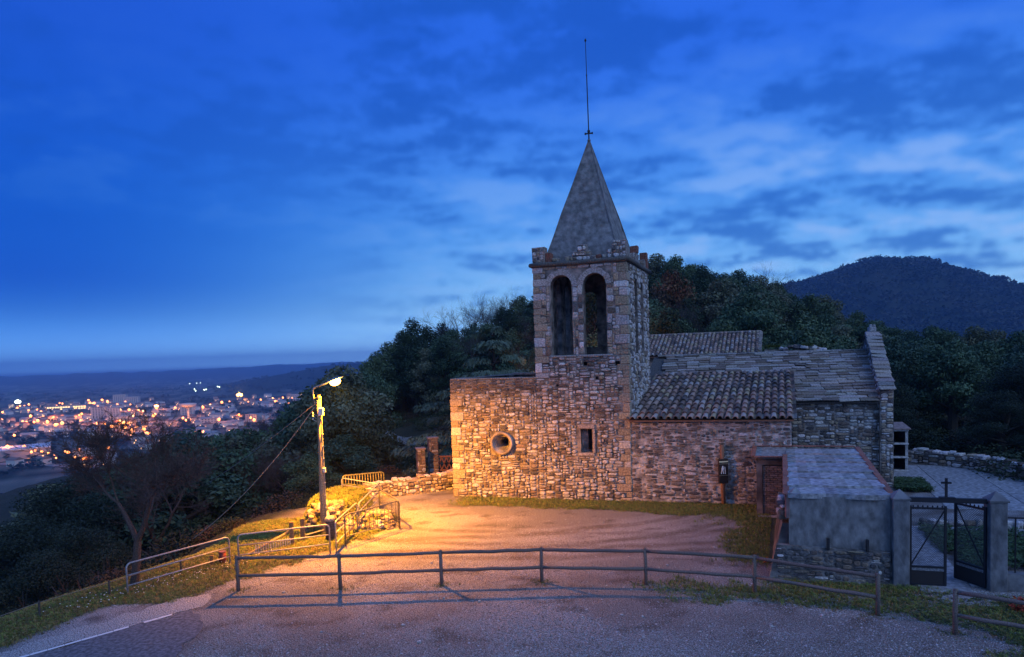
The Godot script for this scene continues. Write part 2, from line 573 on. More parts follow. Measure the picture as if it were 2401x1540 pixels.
func build_ground() -> void:
	var angles := []
	var a := -48.0
	while a <= 48.0:
		angles.append(deg_to_rad(a))
		a += 0.32
	a = 52.0
	while a < 312.0 - 0.1:
		angles.append(deg_to_rad(a))
		a += 6.5
	var radii := [0.4, 3.0, 6.0, 9.0]
	var r := 11.0
	while r < 46.0:
		radii.append(r)
		r += 0.15 if r < 27.0 else 0.26
	while r < 10500.0:
		radii.append(r)
		r *= 1.04
	var v := PackedVector3Array()
	var c := PackedColorArray()
	var idx := PackedInt32Array()
	var na := angles.size()
	for i in radii.size():
		for j in na:
			var x: float = radii[i] * sin(angles[j])
			var z: float = -radii[i] * cos(angles[j])
			var h := height(x, z)
			v.append(Vector3(x, h, z))
			c.append(ground_color(x, z, h))
	for i in radii.size() - 1:
		for j in na:
			var k := (j + 1) % na
			var p := i * na
			idx.append_array([p + j, p + na + j, p + na + k, p + j, p + na + k, p + k])
	var arr := []
	arr.resize(Mesh.ARRAY_MAX)
	arr[Mesh.ARRAY_VERTEX] = v
	arr[Mesh.ARRAY_COLOR] = c
	arr[Mesh.ARRAY_INDEX] = idx
	var raw := ArrayMesh.new()
	raw.add_surface_from_arrays(Mesh.PRIMITIVE_TRIANGLES, arr)
	var st := SurfaceTool.new()
	st.create_from(raw, 0)
	st.generate_normals()
	structure(put("ground", st.commit(), M.ground, self), "gravel and dirt ground of the churchyard falling away to a wooded valley", "ground")
	# tarmac, its edge line and the pale sandy verge in the near left corner
	var tar := Color(0.17, 0.17, 0.185)
	structure(sheet("road", [Vector2(-7.85, -15.1), Vector2(-7.2, -14.3), Vector2(-6.9, -12.4), Vector2(-6.3, -9.0), Vector2(-8.5, -5.0), Vector2(-15.5, -6.0), Vector2(-13.6, -9.3), Vector2(-10.12, -12.84)], 0.012, tar, M.asphalt, 0.12), "grey tarmac road end in the near left corner", "road")
	structure(sheet("sandy_verge", [Vector2(-7.92, -15.12), Vector2(-7.7, -15.6), Vector2(-7.95, -16.2), Vector2(-8.5, -15.95), Vector2(-9.5, -14.75), Vector2(-10.9, -13.05), Vector2(-14.6, -9.2), Vector2(-13.7, -9.3), Vector2(-10.2, -12.86)], 0.008, Color(0.62, 0.6, 0.58), M.ground, 0.16), "pale sandy verge between the tarmac and the grass bank", "verge")
	var line := MB.new()
	var p0 := Vector3(-7.98, 0.017, -15.04)
	var p1 := Vector3(-13.5, 0.017, -9.46)
	var d := (p1 - p0).normalized()
	var side := Vector3(-d.z, 0, d.x) * 0.045
	for k in 26:
		if k in [0, 3]:
			continue
		var s0 := p0 + (p1 - p0) * (k / 26.0)
		var s1 := p0 + (p1 - p0) * ((k + 0.97) / 26.0)
		line.quad(s0 - side, s1 - side, s1 + side, s0 + side, Color(0.62, 0.62, 0.6))
	structure(part("edge_line", line, M.paint, self), "worn white edge line painted along the tarmac", "road marking")
	# gravel path on the far hillside
	var path := [Vector2(-28, -92), Vector2(-23.5, -85), Vector2(-19.6, -78.3), Vector2(-17.0, -73.0), Vector2(-14.4, -68.3), Vector2(-10.8, -63.3), Vector2(-5.9, -57.2), Vector2(1.0, -50.5)]
	var pm := MB.new()
	for i in path.size() - 1:
		for k in 6:
			var a0: Vector2 = path[i].lerp(path[i + 1], k / 6.0)
			var a1: Vector2 = path[i].lerp(path[i + 1], (k + 1) / 6.0)
			var nn: Vector2 = (path[i + 1] - path[i]).normalized().orthogonal() * 0.75
			var q := []
			for w in [a0 - nn, a1 - nn, a1 + nn, a0 + nn]:
				q.append(Vector3(w.x, height(w.x, w.y) + 0.22, w.y))
			pm.quad(q[0], q[1], q[2], q[3], Color(0.4, 0.37, 0.33))
	structure(part("hillside_path", pm, M.ground, self), "pale gravel track curving across the hillside below the trees", "path")


func sheet(called: String, poly: Array, y: float, col: Color, mat: Material, ragged := 0.0) -> MeshInstance3D:
	var pts := PackedVector2Array()
	var rng := rnd(called.hash() & 0xffff)
	for i in poly.size():
		var a: Vector2 = poly[i]
		var b: Vector2 = poly[(i + 1) % poly.size()]
		var n := maxi(1, int(a.distance_to(b) / 0.25)) if ragged > 0.0 else 1
		for k in n:
			pts.append(a.lerp(b, float(k) / n) + (b - a).normalized().orthogonal() * (rng.randf_range(-ragged, ragged) if k > 0 else 0.0))
	var b2 := MB.new()
	var t := Geometry2D.triangulate_polygon(pts)
	for i in range(0, t.size(), 3):
		var q := []
		for k in 3:
			q.append(Vector3(pts[t[i + k]].x, y, pts[t[i + k]].y))
		b2.tri(q[0], q[1], q[2], col)
	return part(called, b2, mat, self)


# =====================================================================  far land
func build_far_land() -> void:
	var rng := rnd(71)
	# rounded crowns of the wood that covers the mountain: nobody could count them
	var tree := MB.new()
	for k in 26:
		var t := rng.randf() * TAU
		var y := rng.randf()
		var rad := sqrt(1.0 - pow(y * 1.4 - 0.7, 2.0)) * 0.55
		var at := Vector3(cos(t) * rad, y, sin(t) * rad)
		var s := 0.26
		var a := at + Vector3(rng.randf_range(-s, s), rng.randf_range(-s, s), rng.randf_range(-s, s))
		var b := at + Vector3(rng.randf_range(-s, s), rng.randf_range(-s, s), rng.randf_range(-s, s))
		tree.quad(at - (a - at) * 0.6, b, a, at - (b - at) * 0.6, Color(1, 1, 1))
	var where := []
	var cols := []
	for i in 16000:
		var az := rng.randf_range(0.02, 0.80)
		var r := rng.randf_range(650.0, 1660.0)
		var x := sin(az) * r
		var z := -cos(az) * r
		var h := height(x, z)
		var s := rng.randf_range(4.0, 10.0)
		where.append(Transform3D(Basis(Vector3.UP, rng.randf() * TAU).scaled(Vector3(s * 1.2, s * 0.8, s * 1.2)), Vector3(x, h - 1.0, z)))
		var mix := clampf(0.5 + 1.6 * rough_noise.get_noise_2d(x * 0.12, z * 0.12), 0.0, 1.0)
		cols.append(tint(Color(0.02, 0.034, 0.024).lerp(Color(0.055, 0.06, 0.04), mix), rng, 0.3))
	var woods := multi("mountain_forest", mesh_of(tree), M.leaf, where, self, cols)
	tag(woods, "dark wood covering the rounded mountain on the right", "forest")
	# hedges and copses on the plain
	where = []
	cols = []
	for i in 2600:
		var az := rng.randf_range(-0.78, -0.14)
		var r := 420.0 * pow(9.0, rng.randf())
		var x := sin(az) * r
		var z := -cos(az) * r
		var h := height(x, z)
		if rough_noise.get_noise_2d(x * 0.11, z * 0.22) > -0.05 and h < VALLEY + 12.0:
			continue
		var s := rng.randf_range(6.0, 13.0)
		where.append(Transform3D(Basis(Vector3.UP, rng.randf() * TAU).scaled(Vector3(s * 1.5, s * 0.8, s * 1.5)), Vector3(x, h - 1.0, z)))
		cols.append(tint(Color(0.026, 0.038, 0.028), rng, 0.3))
	var copses := multi("valley_woods", mesh_of(tree), M.leaf, where, self, cols)
	tag(copses, "dark woods and hedgerows spread over the valley plain", "woods")


# =====================================================================  masonry
func L(u: float, y: float, w: float) -> Vector3:
	return Vector3(u + SKEW * w, y, -w)


func frame(o: Vector3, x: Vector3, n: Vector3) -> Dictionary:
	return {"o": o, "x": x, "n": n.normalized()}


func at(f: Dictionary, a: float, b: float, c := 0.0) -> Vector3:
	return f.o + f.x * a + Vector3(0, b, 0) + f.n * c


# a flat wall face with recesses: holes are [a0, b0, a1, b1, depth, closed at the back]
func face(mb: MB, f: Dictionary, a0: float, a1: float, b0: float, b1: float, holes: Array, col: Color, c := 0.0) -> void:
	var la := [a0, a1]
	var lb := [b0, b1]
	for h in holes:
		la.append_array([h[0], h[2]])
		lb.append_array([h[1], h[3]])
	la.sort()
	lb.sort()
	for i in la.size() - 1:
		for j in lb.size() - 1:
			if la[i + 1] - la[i] < 0.0005 or lb[j + 1] - lb[j] < 0.0005 or la[i] < a0 - 0.001 or la[i + 1] > a1 + 0.001 or lb[j] < b0 - 0.001 or lb[j + 1] > b1 + 0.001:
				continue
			var ma: float = (la[i] + la[i + 1]) * 0.5
			var mb_: float = (lb[j] + lb[j + 1]) * 0.5
			var open := false
			for h in holes:
				open = open or (ma > h[0] and ma < h[2] and mb_ > h[1] and mb_ < h[3])
			if not open:
				mb.quad(at(f, la[i], lb[j], c), at(f, la[i], lb[j + 1], c), at(f, la[i + 1], lb[j + 1], c), at(f, la[i + 1], lb[j], c), col)
	for h in holes:
		if h[4] <= 0.0:
			continue
		var d: float = c - h[4]
		var q := [[h[0], h[1]], [h[2], h[1]], [h[2], h[3]], [h[0], h[3]]]
		for k in 4:
			if h.size() > 6 and k == 2:
				continue
			var p: Array = q[k]
			var r: Array = q[(k + 1) % 4]
			mb.quad(at(f, p[0], p[1], c), at(f, r[0], r[1], c), at(f, r[0], r[1], d), at(f, p[0], p[1], d), col)
		if h[5]:
			mb.quad(at(f, h[0], h[1], d), at(f, h[0], h[3], d), at(f, h[2], h[3], d), at(f, h[2], h[1], d), col)


# the masonry between a round arch and the square hole that it is cut from; top of the hole is the crown of the arch
func arch_fill(mb: MB, f: Dictionary, a0: float, a1: float, crown: float, thick: float, col: Color) -> void:
	var r := (a1 - a0) * 0.5
	var m := (a0 + a1) * 0.5
	var n := 14
	for k in n:
		var t0 := PI - PI * k / n
		var t1 := PI - PI * (k + 1) / n
		var p0 := Vector2(m + r * cos(t0), crown - r + r * sin(t0))
		var p1 := Vector2(m + r * cos(t1), crown - r + r * sin(t1))
		for c in [0.0, -thick]:
			mb.quad(at(f, p0.x, p0.y, c), at(f, p0.x, crown, c), at(f, p1.x, crown, c), at(f, p1.x, p1.y, c), col)
		mb.quad(at(f, p0.x, p0.y, 0), at(f, p1.x, p1.y, 0), at(f, p1.x, p1.y, -thick), at(f, p0.x, p0.y, -thick), col)


# random rubble: fills a rectangle with stones of mixed size, leaving blocked rectangles free; returns [a0, b0, a1, b1]
func pack(a0: float, a1: float, b0: float, b1: float, blocked: Array, cell: Vector2, wide: Vector2i, tall: Vector2i, rng: RandomNumberGenerator) -> Array:
	var nx := int((a1 - a0) / cell.x)
	var ny := int((b1 - b0) / cell.y)
	var cx := (a1 - a0) / nx
	var cy := (b1 - b0) / ny
	var used := PackedByteArray()
	used.resize(nx * ny)
	for j in ny:
		for i in nx:
			var p := Vector2(a0 + (i + 0.5) * cx, b0 + (j + 0.5) * cy)
			for r in blocked:
				if p.x > r[0] and p.x < r[2] and p.y > r[1] and p.y < r[3]:
					used[j * nx + i] = 1
	var out := []
	for j in ny:
		for i in nx:
			if used[j * nx + i]:
				continue
			var w := rng.randi_range(wide.x, wide.y)
			var h := rng.randi_range(tall.x, tall.y)
			if rng.randf() < 0.2:
				w = maxi(2, w / 2)
			var k := 0
			while k < w and i + k < nx and not used[j * nx + i + k]:
				k += 1
			w = k
			if i + w < nx and not used[j * nx + i + w] and (i + w + 1 >= nx or used[j * nx + i + w + 1]):
				w += 1
			h = mini(h, ny - j)
			for y in h:
				for x in w:
					if used[(j + y) * nx + i + x]:
						h = mini(h, y)
			h = maxi(h, 1)
			for y in h:
				for x in w:
					used[(j + y) * nx + i + x] = 1
			out.append([a0 + i * cx, b0 + j * cy, a0 + (i + w) * cx, b0 + (j + h) * cy])
	return out


func stone_shape(mb: MB, f: Dictionary, r: Array, proud: float, col: Color, rng: RandomNumberGenerator, gap := 0.014, square := 2.8) -> void:
	var m := Vector2((r[0] + r[2]) * 0.5, (r[1] + r[3]) * 0.5) + Vector2(rng.randf_range(-0.01, 0.01), rng.randf_range(-0.012, 0.012))
	var hw: float = (r[2] - r[0]) * 0.5 - gap * rng.randf_range(0.3, 1.4)
	var hh: float = (r[3] - r[1]) * 0.5 - gap * rng.randf_range(0.3, 1.3)
	var n := 9
	var turn := rng.randf_range(-0.07, 0.07)
	var rings := [[], [], []]
	var lean := Vector2(rng.randf_range(-0.25, 0.25), rng.randf_range(-0.2, 0.25))
	for k in n:
		var t := TAU * (k + 0.5) / n + rng.randf_range(-0.2, 0.2)
		var ct := cos(t)
		var s := sin(t)
		var e := 2.0 / square
		var p := Vector2(signf(ct) * pow(absf(ct), e) * hw, signf(s) * pow(absf(s), e) * hh) * rng.randf_range(0.88, 1.06)
		p = p.rotated(turn * clampf(hh / hw, 0.3, 1.0))
		rings[0].append(at(f, m.x + p.x * 1.04, m.y + p.y * 1.04, -0.03))
		rings[1].append(at(f, m.x + p.x, m.y + p.y, proud * rng.randf_range(0.35, 0.7)))
		var q := p * rng.randf_range(0.66, 0.82)
		rings[2].append(at(f, m.x + q.x, m.y + q.y, proud * (1.0 + lean.x * q.x / hw + lean.y * q.y / hh)))
	var mid := at(f, m.x, m.y, proud * rng.randf_range(0.95, 1.12))
	for k in n:
		var j := (k + 1) % n
		mb.quad(rings[0][k], rings[1][k], rings[1][j], rings[0][j], col)
		mb.quad(rings[1][k], rings[2][k], rings[2][j], rings[1][j], col)
		mb.tri(rings[2][k], mid, rings[2][j], col)


const PALE := [Color(0.57, 0.545, 0.53), Color(0.49, 0.465, 0.45), Color(0.66, 0.63, 0.61), Color(0.53, 0.48, 0.44)]
const TAN := [Color(0.41, 0.335, 0.24), Color(0.37, 0.305, 0.225), Color(0.45, 0.365, 0.26)]
const BROWN := [Color(0.25, 0.195, 0.155), Color(0.19, 0.15, 0.125), Color(0.31, 0.235, 0.18)]
const SLATE := [Color(0.15, 0.14, 0.14), Color(0.11, 0.105, 0.11), Color(0.20, 0.185, 0.18)]


func pick(rng: RandomNumberGenerator, pale: float, tan_: float, brown: float) -> Color:
	var k := rng.randf()
	var from := PALE if k < pale else TAN if k < pale + tan_ else BROWN if k < pale + tan_ + brown else SLATE
	return tint(from[rng.randi() % from.size()], rng, 0.2)


# lays packed stones on a face: the largest are parts of their own, the rest one part
func lay(parent: Node, f: Dictionary, list: Array, singles: int, proud: float, mix: Array, rng: RandomNumberGenerator, keep := 1.0, gap := 0.014, called := "stone", square := 2.8, dark_above := 99.0) -> void:
	list.sort_custom(func(p, q): return (p[2] - p[0]) * (p[3] - p[1]) > (q[2] - q[0]) * (q[3] - q[1]))
	var rest := MB.new()
	for i in list.size():
		var col := pick(rng, mix[0], mix[1], mix[2])
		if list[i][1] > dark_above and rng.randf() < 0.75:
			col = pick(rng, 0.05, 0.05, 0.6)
		var d := proud * rng.randf_range(0.55, 1.35)
		if i < singles:
			var b := MB.new()
			stone_shape(b, f, list[i], d, col, rng, gap, square)
			part(called, b, M.stone, parent)
		elif rng.randf() < keep:
			stone_shape(rest, f, list[i], d, col, rng, gap, square)
	if rest.v.size():
		stuff("rubble_stones", rest, M.stone, parent)


func quoins(parent: Node, u: float, w: float, su: float, sw: float, y0: float, y1: float, rng: RandomNumberGenerator) -> Array:
	var y := y0
	var k := 0
	var out := []
	while y < y1 - 0.15:
		var h := minf(rng.randf_range(0.2, 0.4), y1 - y)
		if y1 - y - h < 0.15:
			h = y1 - y
		var a := rng.randf_range(0.4, 0.6) if k % 2 == 0 else rng.randf_range(0.22, 0.36)
		var s := rng.randf_range(0.26, 0.38) if k % 2 == 0 else rng.randf_range(0.5, 0.64)
		var b := MB.new()
		var at_ := L(u + su * (a * 0.5 - 0.035), y + h * 0.5, w + sw * (s * 0.5 - 0.035))
		b.block(at_, Vector3(a, h - 0.018, s), Basis(Vector3.UP, -SKEW * 0.5), tint(TAN[rng.randi() % 3] if rng.randf() < 0.72 else PALE[rng.randi() % 4], rng, 0.14), 0.022, rng, 0.014)
		part("quoin", b, M.stone, parent)
		out.append([y, y + h, a])
		y += h
		k += 1
	return out


func lathe(mb: MB, f: Dictionary, m: Vector2, prof: Array, n: int, col: Color) -> void:
	for i in prof.size() - 1:
		for k in n:
			var t0 := TAU * k / n
			var t1 := TAU * (k + 1) / n
			var q := []
			for o in [[i, t0], [i + 1, t0], [i + 1, t1], [i, t1]]:
				q.append(at(f, m.x + prof[o[0]][0] * cos(o[1]), m.y + prof[o[0]][0] * sin(o[1]), prof[o[0]][1]))
			mb.quad(q[0], q[1], q[2], q[3], col)


# one half-barrel roof tile, 1 unit of length along z, thick at its lower lip
func barrel_tile(radius: float, length: float, col: Color, up := 1.0) -> ArrayMesh:
	var b := MB.new()
	var n := 7
	var th := 0.022
	for k in n:
		var t0 := PI * k / n
		var t1 := PI * (k + 1) / n
		var q := []
		for o in [[t0, 0], [t1, 0], [t1, 1], [t0, 1]]:
			var r: float = radius * (0.86 if o[1] == 0 else 1.06)
			q.append([Vector3(cos(o[0]) * r, up * sin(o[0]) * r * 0.92, (o[1] - 0.5) * length), Vector3(cos(o[0]) * (r - th), up * sin(o[0]) * (r - th) * 0.92, (o[1] - 0.5) * length)])
		b.quad(q[0][0], q[1][0], q[2][0], q[3][0], col)
		b.quad(q[3][0], q[2][0], q[2][1], q[3][1], col)
		b.quad(q[0][1], q[3][1], q[2][1], q[1][1], col)
	return mesh_of(b)


# a roof slope of barrel tiles between an eave and a top edge
func tile_roof(parent: Node, u0: float, u1: float, we: float, ye: float, wt: float, yt: float, columns: int, rows: int, seed_: int) -> void:
	var rng := rnd(seed_)
	var slope := MeshInstance3D.new()
	var deck := MB.new()
	deck.quad(L(u0, ye - 0.03, we), L(u0, yt - 0.03, wt), L(u1, yt - 0.03, wt), L(u1, ye - 0.03, we), Color(0.10, 0.07, 0.05))
	deck.quad(L(u0, ye - 0.09, we), L(u0, yt - 0.09, wt), L(u1, yt - 0.09, wt), L(u1, ye - 0.09, we), Color(0.16, 0.11, 0.07))
	for e in [[we, ye, wt, yt]]:
		deck.quad(L(u0, ye - 0.09, we), L(u0, ye - 0.03, we), L(u1, ye - 0.03, we), L(u1, ye - 0.09, we), Color(0.26, 0.14, 0.09))
		for u in [u0, u1]:
			deck.quad(L(u, ye - 0.09, we), L(u, ye - 0.03, we), L(u, yt - 0.03, wt), L(u, yt - 0.09, wt), Color(0.26, 0.14, 0.09))
	var roof := part("tiled_roof", deck, M.tile, parent)
	slope.free()
	var down := (L(0, ye, we) - L(0, yt, wt)).normalized()
	var run := L(0, ye, we).distance_to(L(0, yt, wt))
	var up := down.cross(Vector3.RIGHT).normalized()
	if up.y < 0:
		up = -up
	var basis := Basis(up.cross(down).normalized(), up, down)
	var pitch := (u1 - u0) / columns
	var length := run / rows * 1.22
	var tones := [Color(0.42, 0.27, 0.2), Color(0.33, 0.22, 0.17), Color(0.48, 0.34, 0.27), Color(0.22, 0.16, 0.13), Color(0.46, 0.40, 0.36), Color(0.15, 0.125, 0.11), Color(0.44, 0.35, 0.22)]
	var shapes := []
	for c in tones:
		shapes.append(barrel_tile(pitch * 0.36, length, c))
	var pan := MB.new()
	var n := 0
	for j in rows:
		var t := (j + 0.5) / rows
		for i in columns:
			var p := L(u0 + (i + 0.5) * pitch, lerpf(ye, yt, t), lerpf(we, wt, t))
			var o := put("roof_tile", shapes[rng.randi() % shapes.size()], M.tile, roof)
			var b := basis.rotated(up, rng.randf_range(-0.035, 0.035)).rotated(basis.x, -0.075 + rng.randf_range(-0.012, 0.012))
			o.transform = Transform3D(b, p + up * (0.035 + rng.randf_range(-0.008, 0.01)) + down * rng.randf_range(-0.03, 0.03) + basis.x * rng.randf_range(-0.012, 0.012))
	# the channels between the covering tiles
	for i in columns + 1:
		for j in rows:
			var u := u0 + i * pitch
			var t0 := float(j) / rows
			var t1 := (j + 1.12) / rows
			var col := tint(tones[rng.randi() % 7], rng, 0.25) * 0.55
			for k in 4:
				var x0 := (k / 4.0 - 0.5) * pitch * 0.8
				var x1 := ((k + 1) / 4.0 - 0.5) * pitch * 0.8
				var y0 := absf(x0) * 0.35
				var y1 := absf(x1) * 0.35
				var q := []
				for o in [[x0, y0, t0, 0.022], [x0, y0, minf(t1, 1.0), 0.0], [x1, y1, minf(t1, 1.0), 0.0], [x1, y1, t0, 0.022]]:
					q.append(L(u, lerpf(ye, yt, o[2]), lerpf(we, wt, o[2])) + basis.x * o[0] + up * (o[1] + o[3]) + (down * 0.03 if j == 0 and o[2] == t0 else Vector3.ZERO))
				pan.quad(q[0], q[1], q[2], q[3], col)
	stuff("channel_tiles", pan, M.tile, roof)


# =====================================================================  the church
func build_church() -> void:
	var rng := rnd(101)
	var ch := thing("stone_church", "old rubble stone church with a pyramid spired bell tower", "church", ORIGIN, -PHI)
	var mortar := Color(0.31, 0.275, 0.25)
	var light_mortar := Color(0.52, 0.475, 0.445)
	var front := frame(L(0, 0, 0), Vector3.RIGHT, Vector3(0, 0, 1))
	var right := frame(L(0, 0, 0), Vector3(SKEW, 0, -1), Vector3(1, 0, SKEW))
	var back := frame(L(-3.72, 0, 4.35), Vector3.RIGHT, Vector3(0, 0, -1))
	var leftf := frame(L(-3.72, 0, 0), Vector3(SKEW, 0, -1), Vector3(-1, 0, -SKEW))
	# ---- low block left of the tower
	var lo := MB.new()
	face(lo, front, -7.47, -3.72, -0.6, 4.96, [[-5.5, 2.04, -4.98, 2.56, 1.1, true]], mortar)
	lo.quad(L(-7.47, -1.5, 0), L(-7.47, 4.96, 0), L(-7.47, 4.96, 6.6), L(-7.47, -1.5, 6.6), mortar)
	lo.quad(L(-7.47, -1.5, 6.6), L(-7.47, 4.96, 6.6), L(-3.72, 4.96, 6.6), L(-3.72, -1.5, 6.6), mortar)
	lo.quad(L(-7.47, 4.8, 0.0), L(-7.47, 4.8, 6.6), L(-3.72, 4.8, 6.6), L(-3.72, 4.8, 0.0), Color(0.36, 0.33, 0.3))
	var low := part("west_wall", lo, M.mortar, ch)
	var blocked := [[-5.76, 1.8, -4.7, 2.8]]
	for q in quoins(low, -7.47, 0, 1, 1, -0.2, 4.4, rng):
		blocked.append([-7.6, q[0], -7.47 + q[2] - 0.02, q[1]])
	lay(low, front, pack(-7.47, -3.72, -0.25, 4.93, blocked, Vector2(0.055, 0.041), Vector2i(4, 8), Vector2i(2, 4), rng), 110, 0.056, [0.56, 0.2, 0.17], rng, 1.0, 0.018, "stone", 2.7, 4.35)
	# coping along the top of the block and the low parapet behind it
	for k in 6:
		var b := MB.new()
		b.block(L(-7.47 + 3.75 * (k + 0.5) / 6.0, 4.985, 0.14), Vector3(3.75 / 6.0 - 0.01, 0.06, 0.36), Basis.IDENTITY, tint(Color(0.33, 0.29, 0.26), rng, 0.15), 0.012, rng, 0.008)
		part("coping_slab", b, M.stone, low)
	for k in 9:
		var b := MB.new()
		b.block(L(-7.34, 4.985, 0.4 + 0.7 * k), Vector3(0.28, 0.06, 0.68), Basis(Vector3.UP, -SKEW), tint(Color(0.33, 0.29, 0.26), rng, 0.15), 0.012, rng, 0.008)
		part("coping_slab", b, M.stone, low)
		if k < 6:
			var b2 := MB.new()
			b2.block(L(-7.0 + 0.62 * k, 5.0, 6.45), Vector3(0.6, 0.1, 0.3), Basis.IDENTITY, tint(Color(0.33, 0.29, 0.26), rng, 0.15), 0.012, rng, 0.008)
			part("coping_slab", b2, M.stone, low)
	# round window: a stone drum that stands out of the wall, splayed inwards
	var drum := MB.new()
	lathe(drum, front, Vector2(-5.24, 2.3), [[0.50, -0.02], [0.485, 0.16], [0.47, 0.20]], 32, Color(0.36, 0.33, 0.31))
	lathe(drum, front, Vector2(-5.24, 2.3), [[0.47, 0.20], [0.395, 0.205], [0.38, 0.17]], 32, Color(0.42, 0.35, 0.29))
	lathe(drum, front, Vector2(-5.24, 2.3), [[0.38, 0.17], [0.19, -0.32], [0.185, -0.95]], 32, Color(0.40, 0.39, 0.39))
	part("round_window", drum, M.plaster, low, true)
	# ---- the tower shaft
	var tw := MB.new()
	var holes := [[-1.95, 1.92, -1.48, 2.88, 0.34, false], [-1.77, 5.42, -1.61, 5.57, 0.5, true], [-0.5, 5.40, -0.32, 5.57, 0.5, true], [-1.3, 4.86, -1.18, 4.98, 0.4, true], [-2.9, 4.6, -2.79, 4.7, 0.4, true]]
	var arches := [[-3.02, 5.86, -2.16, 9.06], [-1.70, 5.86, -0.80, 9.06]]
	var th := 0.5
	var all := holes.duplicate()
	for a in arches:
		all.append([a[0], a[1], a[2], a[3], th, false, 1])
	face(tw, front, -3.72, 0, -0.6, 9.55, all, mortar)
	face(tw, front, -3.72 + th, -th, 5.6, 9.55, arches.map(func(a): return [a[0], a[1], a[2], a[3], 0.0, false]), mortar, -th)
	for a in arches:
		arch_fill(tw, front, a[0], a[2], a[3], th, mortar)
	# behind the small window: a slit at the back of its splay
	face(tw, front, -1.95, -1.48, 1.92, 2.88, [[-1.70, 2.0, -1.54, 2.86, 0.6, true]], Color(0.36, 0.34, 0.33), -0.34)
	# side and back walls, each with its openings
	var side_arch := [[1.35, 5.86, 1.95, 8.9], [2.55, 5.86, 3.15, 8.9]]
	for f in [right, leftf]:
		var hs := side_arch.map(func(a): return [a[0], a[1], a[2], a[3], th, false, 1])
		face(tw, f, 0, 4.35, -0.6, 9.55, hs, mortar)
		face(tw, f, th, 4.35 - th, 5.6, 9.55, side_arch.map(func(a): return [a[0], a[1], a[2], a[3], 0.0, false]), mortar, -th)
		for a in side_arch:
			arch_fill(tw, f, a[0], a[2], a[3], th, mortar)
	var back_arch := [[0.72, 6.2, 1.45, 8.75], [2.1, 6.2, 2.9, 8.75]]
	face(tw, back, 0, 3.72, -0.6, 9.55, back_arch.map(func(a): return [a[0], a[1], a[2], a[3], th, false, 1]), mortar)
	face(tw, back, th, 3.72 - th, 5.6, 9.55, back_arch.map(func(a): return [a[0], a[1], a[2], a[3], 0.0, false]), mortar, -th)
	for a in back_arch:
		arch_fill(tw, back, a[0], a[2], a[3], th, mortar)
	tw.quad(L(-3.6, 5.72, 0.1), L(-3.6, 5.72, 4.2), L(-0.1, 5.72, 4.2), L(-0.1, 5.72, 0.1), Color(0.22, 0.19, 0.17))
	tw.quad(L(-3.72, 9.55, 0), L(-3.72, 9.55, 4.35), L(0, 9.55, 4.35), L(0, 9.55, 0), mortar)
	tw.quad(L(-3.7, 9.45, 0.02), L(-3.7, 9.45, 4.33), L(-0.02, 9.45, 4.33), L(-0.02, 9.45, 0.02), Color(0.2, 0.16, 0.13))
	var tower := part("bell_tower", tw, M.mortar, ch)
	blocked = []
	for h in holes:
		blocked.append([h[0] - 0.02, h[1] - 0.02, h[2] + 0.02, h[3] + 0.02])
	blocked.append([-2.1, 1.75, -1.3, 3.1])
	for a in arches:
		blocked.append([a[0] - 0.02, a[1] - 0.02, a[2] + 0.02, a[3] - 0.4])
		blocked.append([a[0] - 0.22, a[3] - 0.46, a[2] + 0.22, a[3] + 0.24])
	for q in quoins(tower, 0, 0, -1, 1, -0.1, 9.4, rng):
		blocked.append([-q[2] + 0.02, q[0], 0.2, q[1]])
	for q in quoins(tower, -3.72, 0, 1, 1, 4.95, 9.4, rng):
		blocked.append([-4.0, q[0], -3.72 + q[2] - 0.02, q[1]])
	lay(tower, front, pack(-3.72, 0, -0.25, 5.8, blocked, Vector2(0.055, 0.041), Vector2i(4, 8), Vector2i(2, 4), rng), 100, 0.058, [0.66, 0.08, 0.2], rng, 1.0, 0.018)
	lay(tower, front, pack(-3.70, -0.02, 5.8, 9.42, blocked, Vector2(0.07, 0.065), Vector2i(3, 9), Vector2i(2, 6), rng), 50, 0.036, [0.46, 0.32, 0.16], rng, 1.0, 0.012, "stone", 4.5)
	var sb := [[-0.1, -1, 0.3, 9.5], [0.0, -1.0, 4.4, 3.2]]
	for a in side_arch:
		sb.append([a[0] - 0.02, a[1] - 0.02, a[2] + 0.02, a[3]])
	lay(tower, right, pack(0.0, 4.33, 3.2, 9.42, sb, Vector2(0.06, 0.06), Vector2i(3, 7), Vector2i(2, 4), rng), 0, 0.04, [0.62, 0.12, 0.16], rng)
	sb[1] = [0.0, -1.0, 4.4, 4.9]
	lay(tower, leftf, pack(0.0, 4.33, 4.9, 9.42, sb, Vector2(0.07, 0.06), Vector2i(3, 7), Vector2i(2, 4), rng), 0, 0.04, [0.55, 0.2, 0.16], rng)
	# arch stones
	for a in arches:
		var m: float = (a[0] + a[2]) * 0.5
		var r: float = (a[2] - a[0]) * 0.5
		for k in 9:
			var t0 := PI * (k + 0.04) / 9.0
			var t1 := PI * (k + 0.96) / 9.0
			var p := []
			var out := r + rng.randf_range(0.19, 0.25)
			for c in [-0.12, 0.035 + rng.randf_range(0, 0.015)]:
				for o in [[r + 0.004, t0], [out, t0], [out, t1], [r + 0.004, t1]]:
					p.append(at(front, m + o[0] * cos(o[1]), a[3] - r + o[0] * sin(o[1]), c))
			var b := MB.new()
			b.hexa(p, tint(Color(0.46, 0.43, 0.41), rng, 0.13))
			part("arch_stone", b, M.stone, tower)
		var sill := MB.new()
		sill.block(at(front, m, a[1] - 0.045, -0.16), Vector3(a[2] - a[0] + 0.22, 0.075, 0.5), Basis.IDENTITY, Color(0.36, 0.35, 0.34), 0.015, rng, 0.008)
		part("window_sill", sill, M.stone, tower)
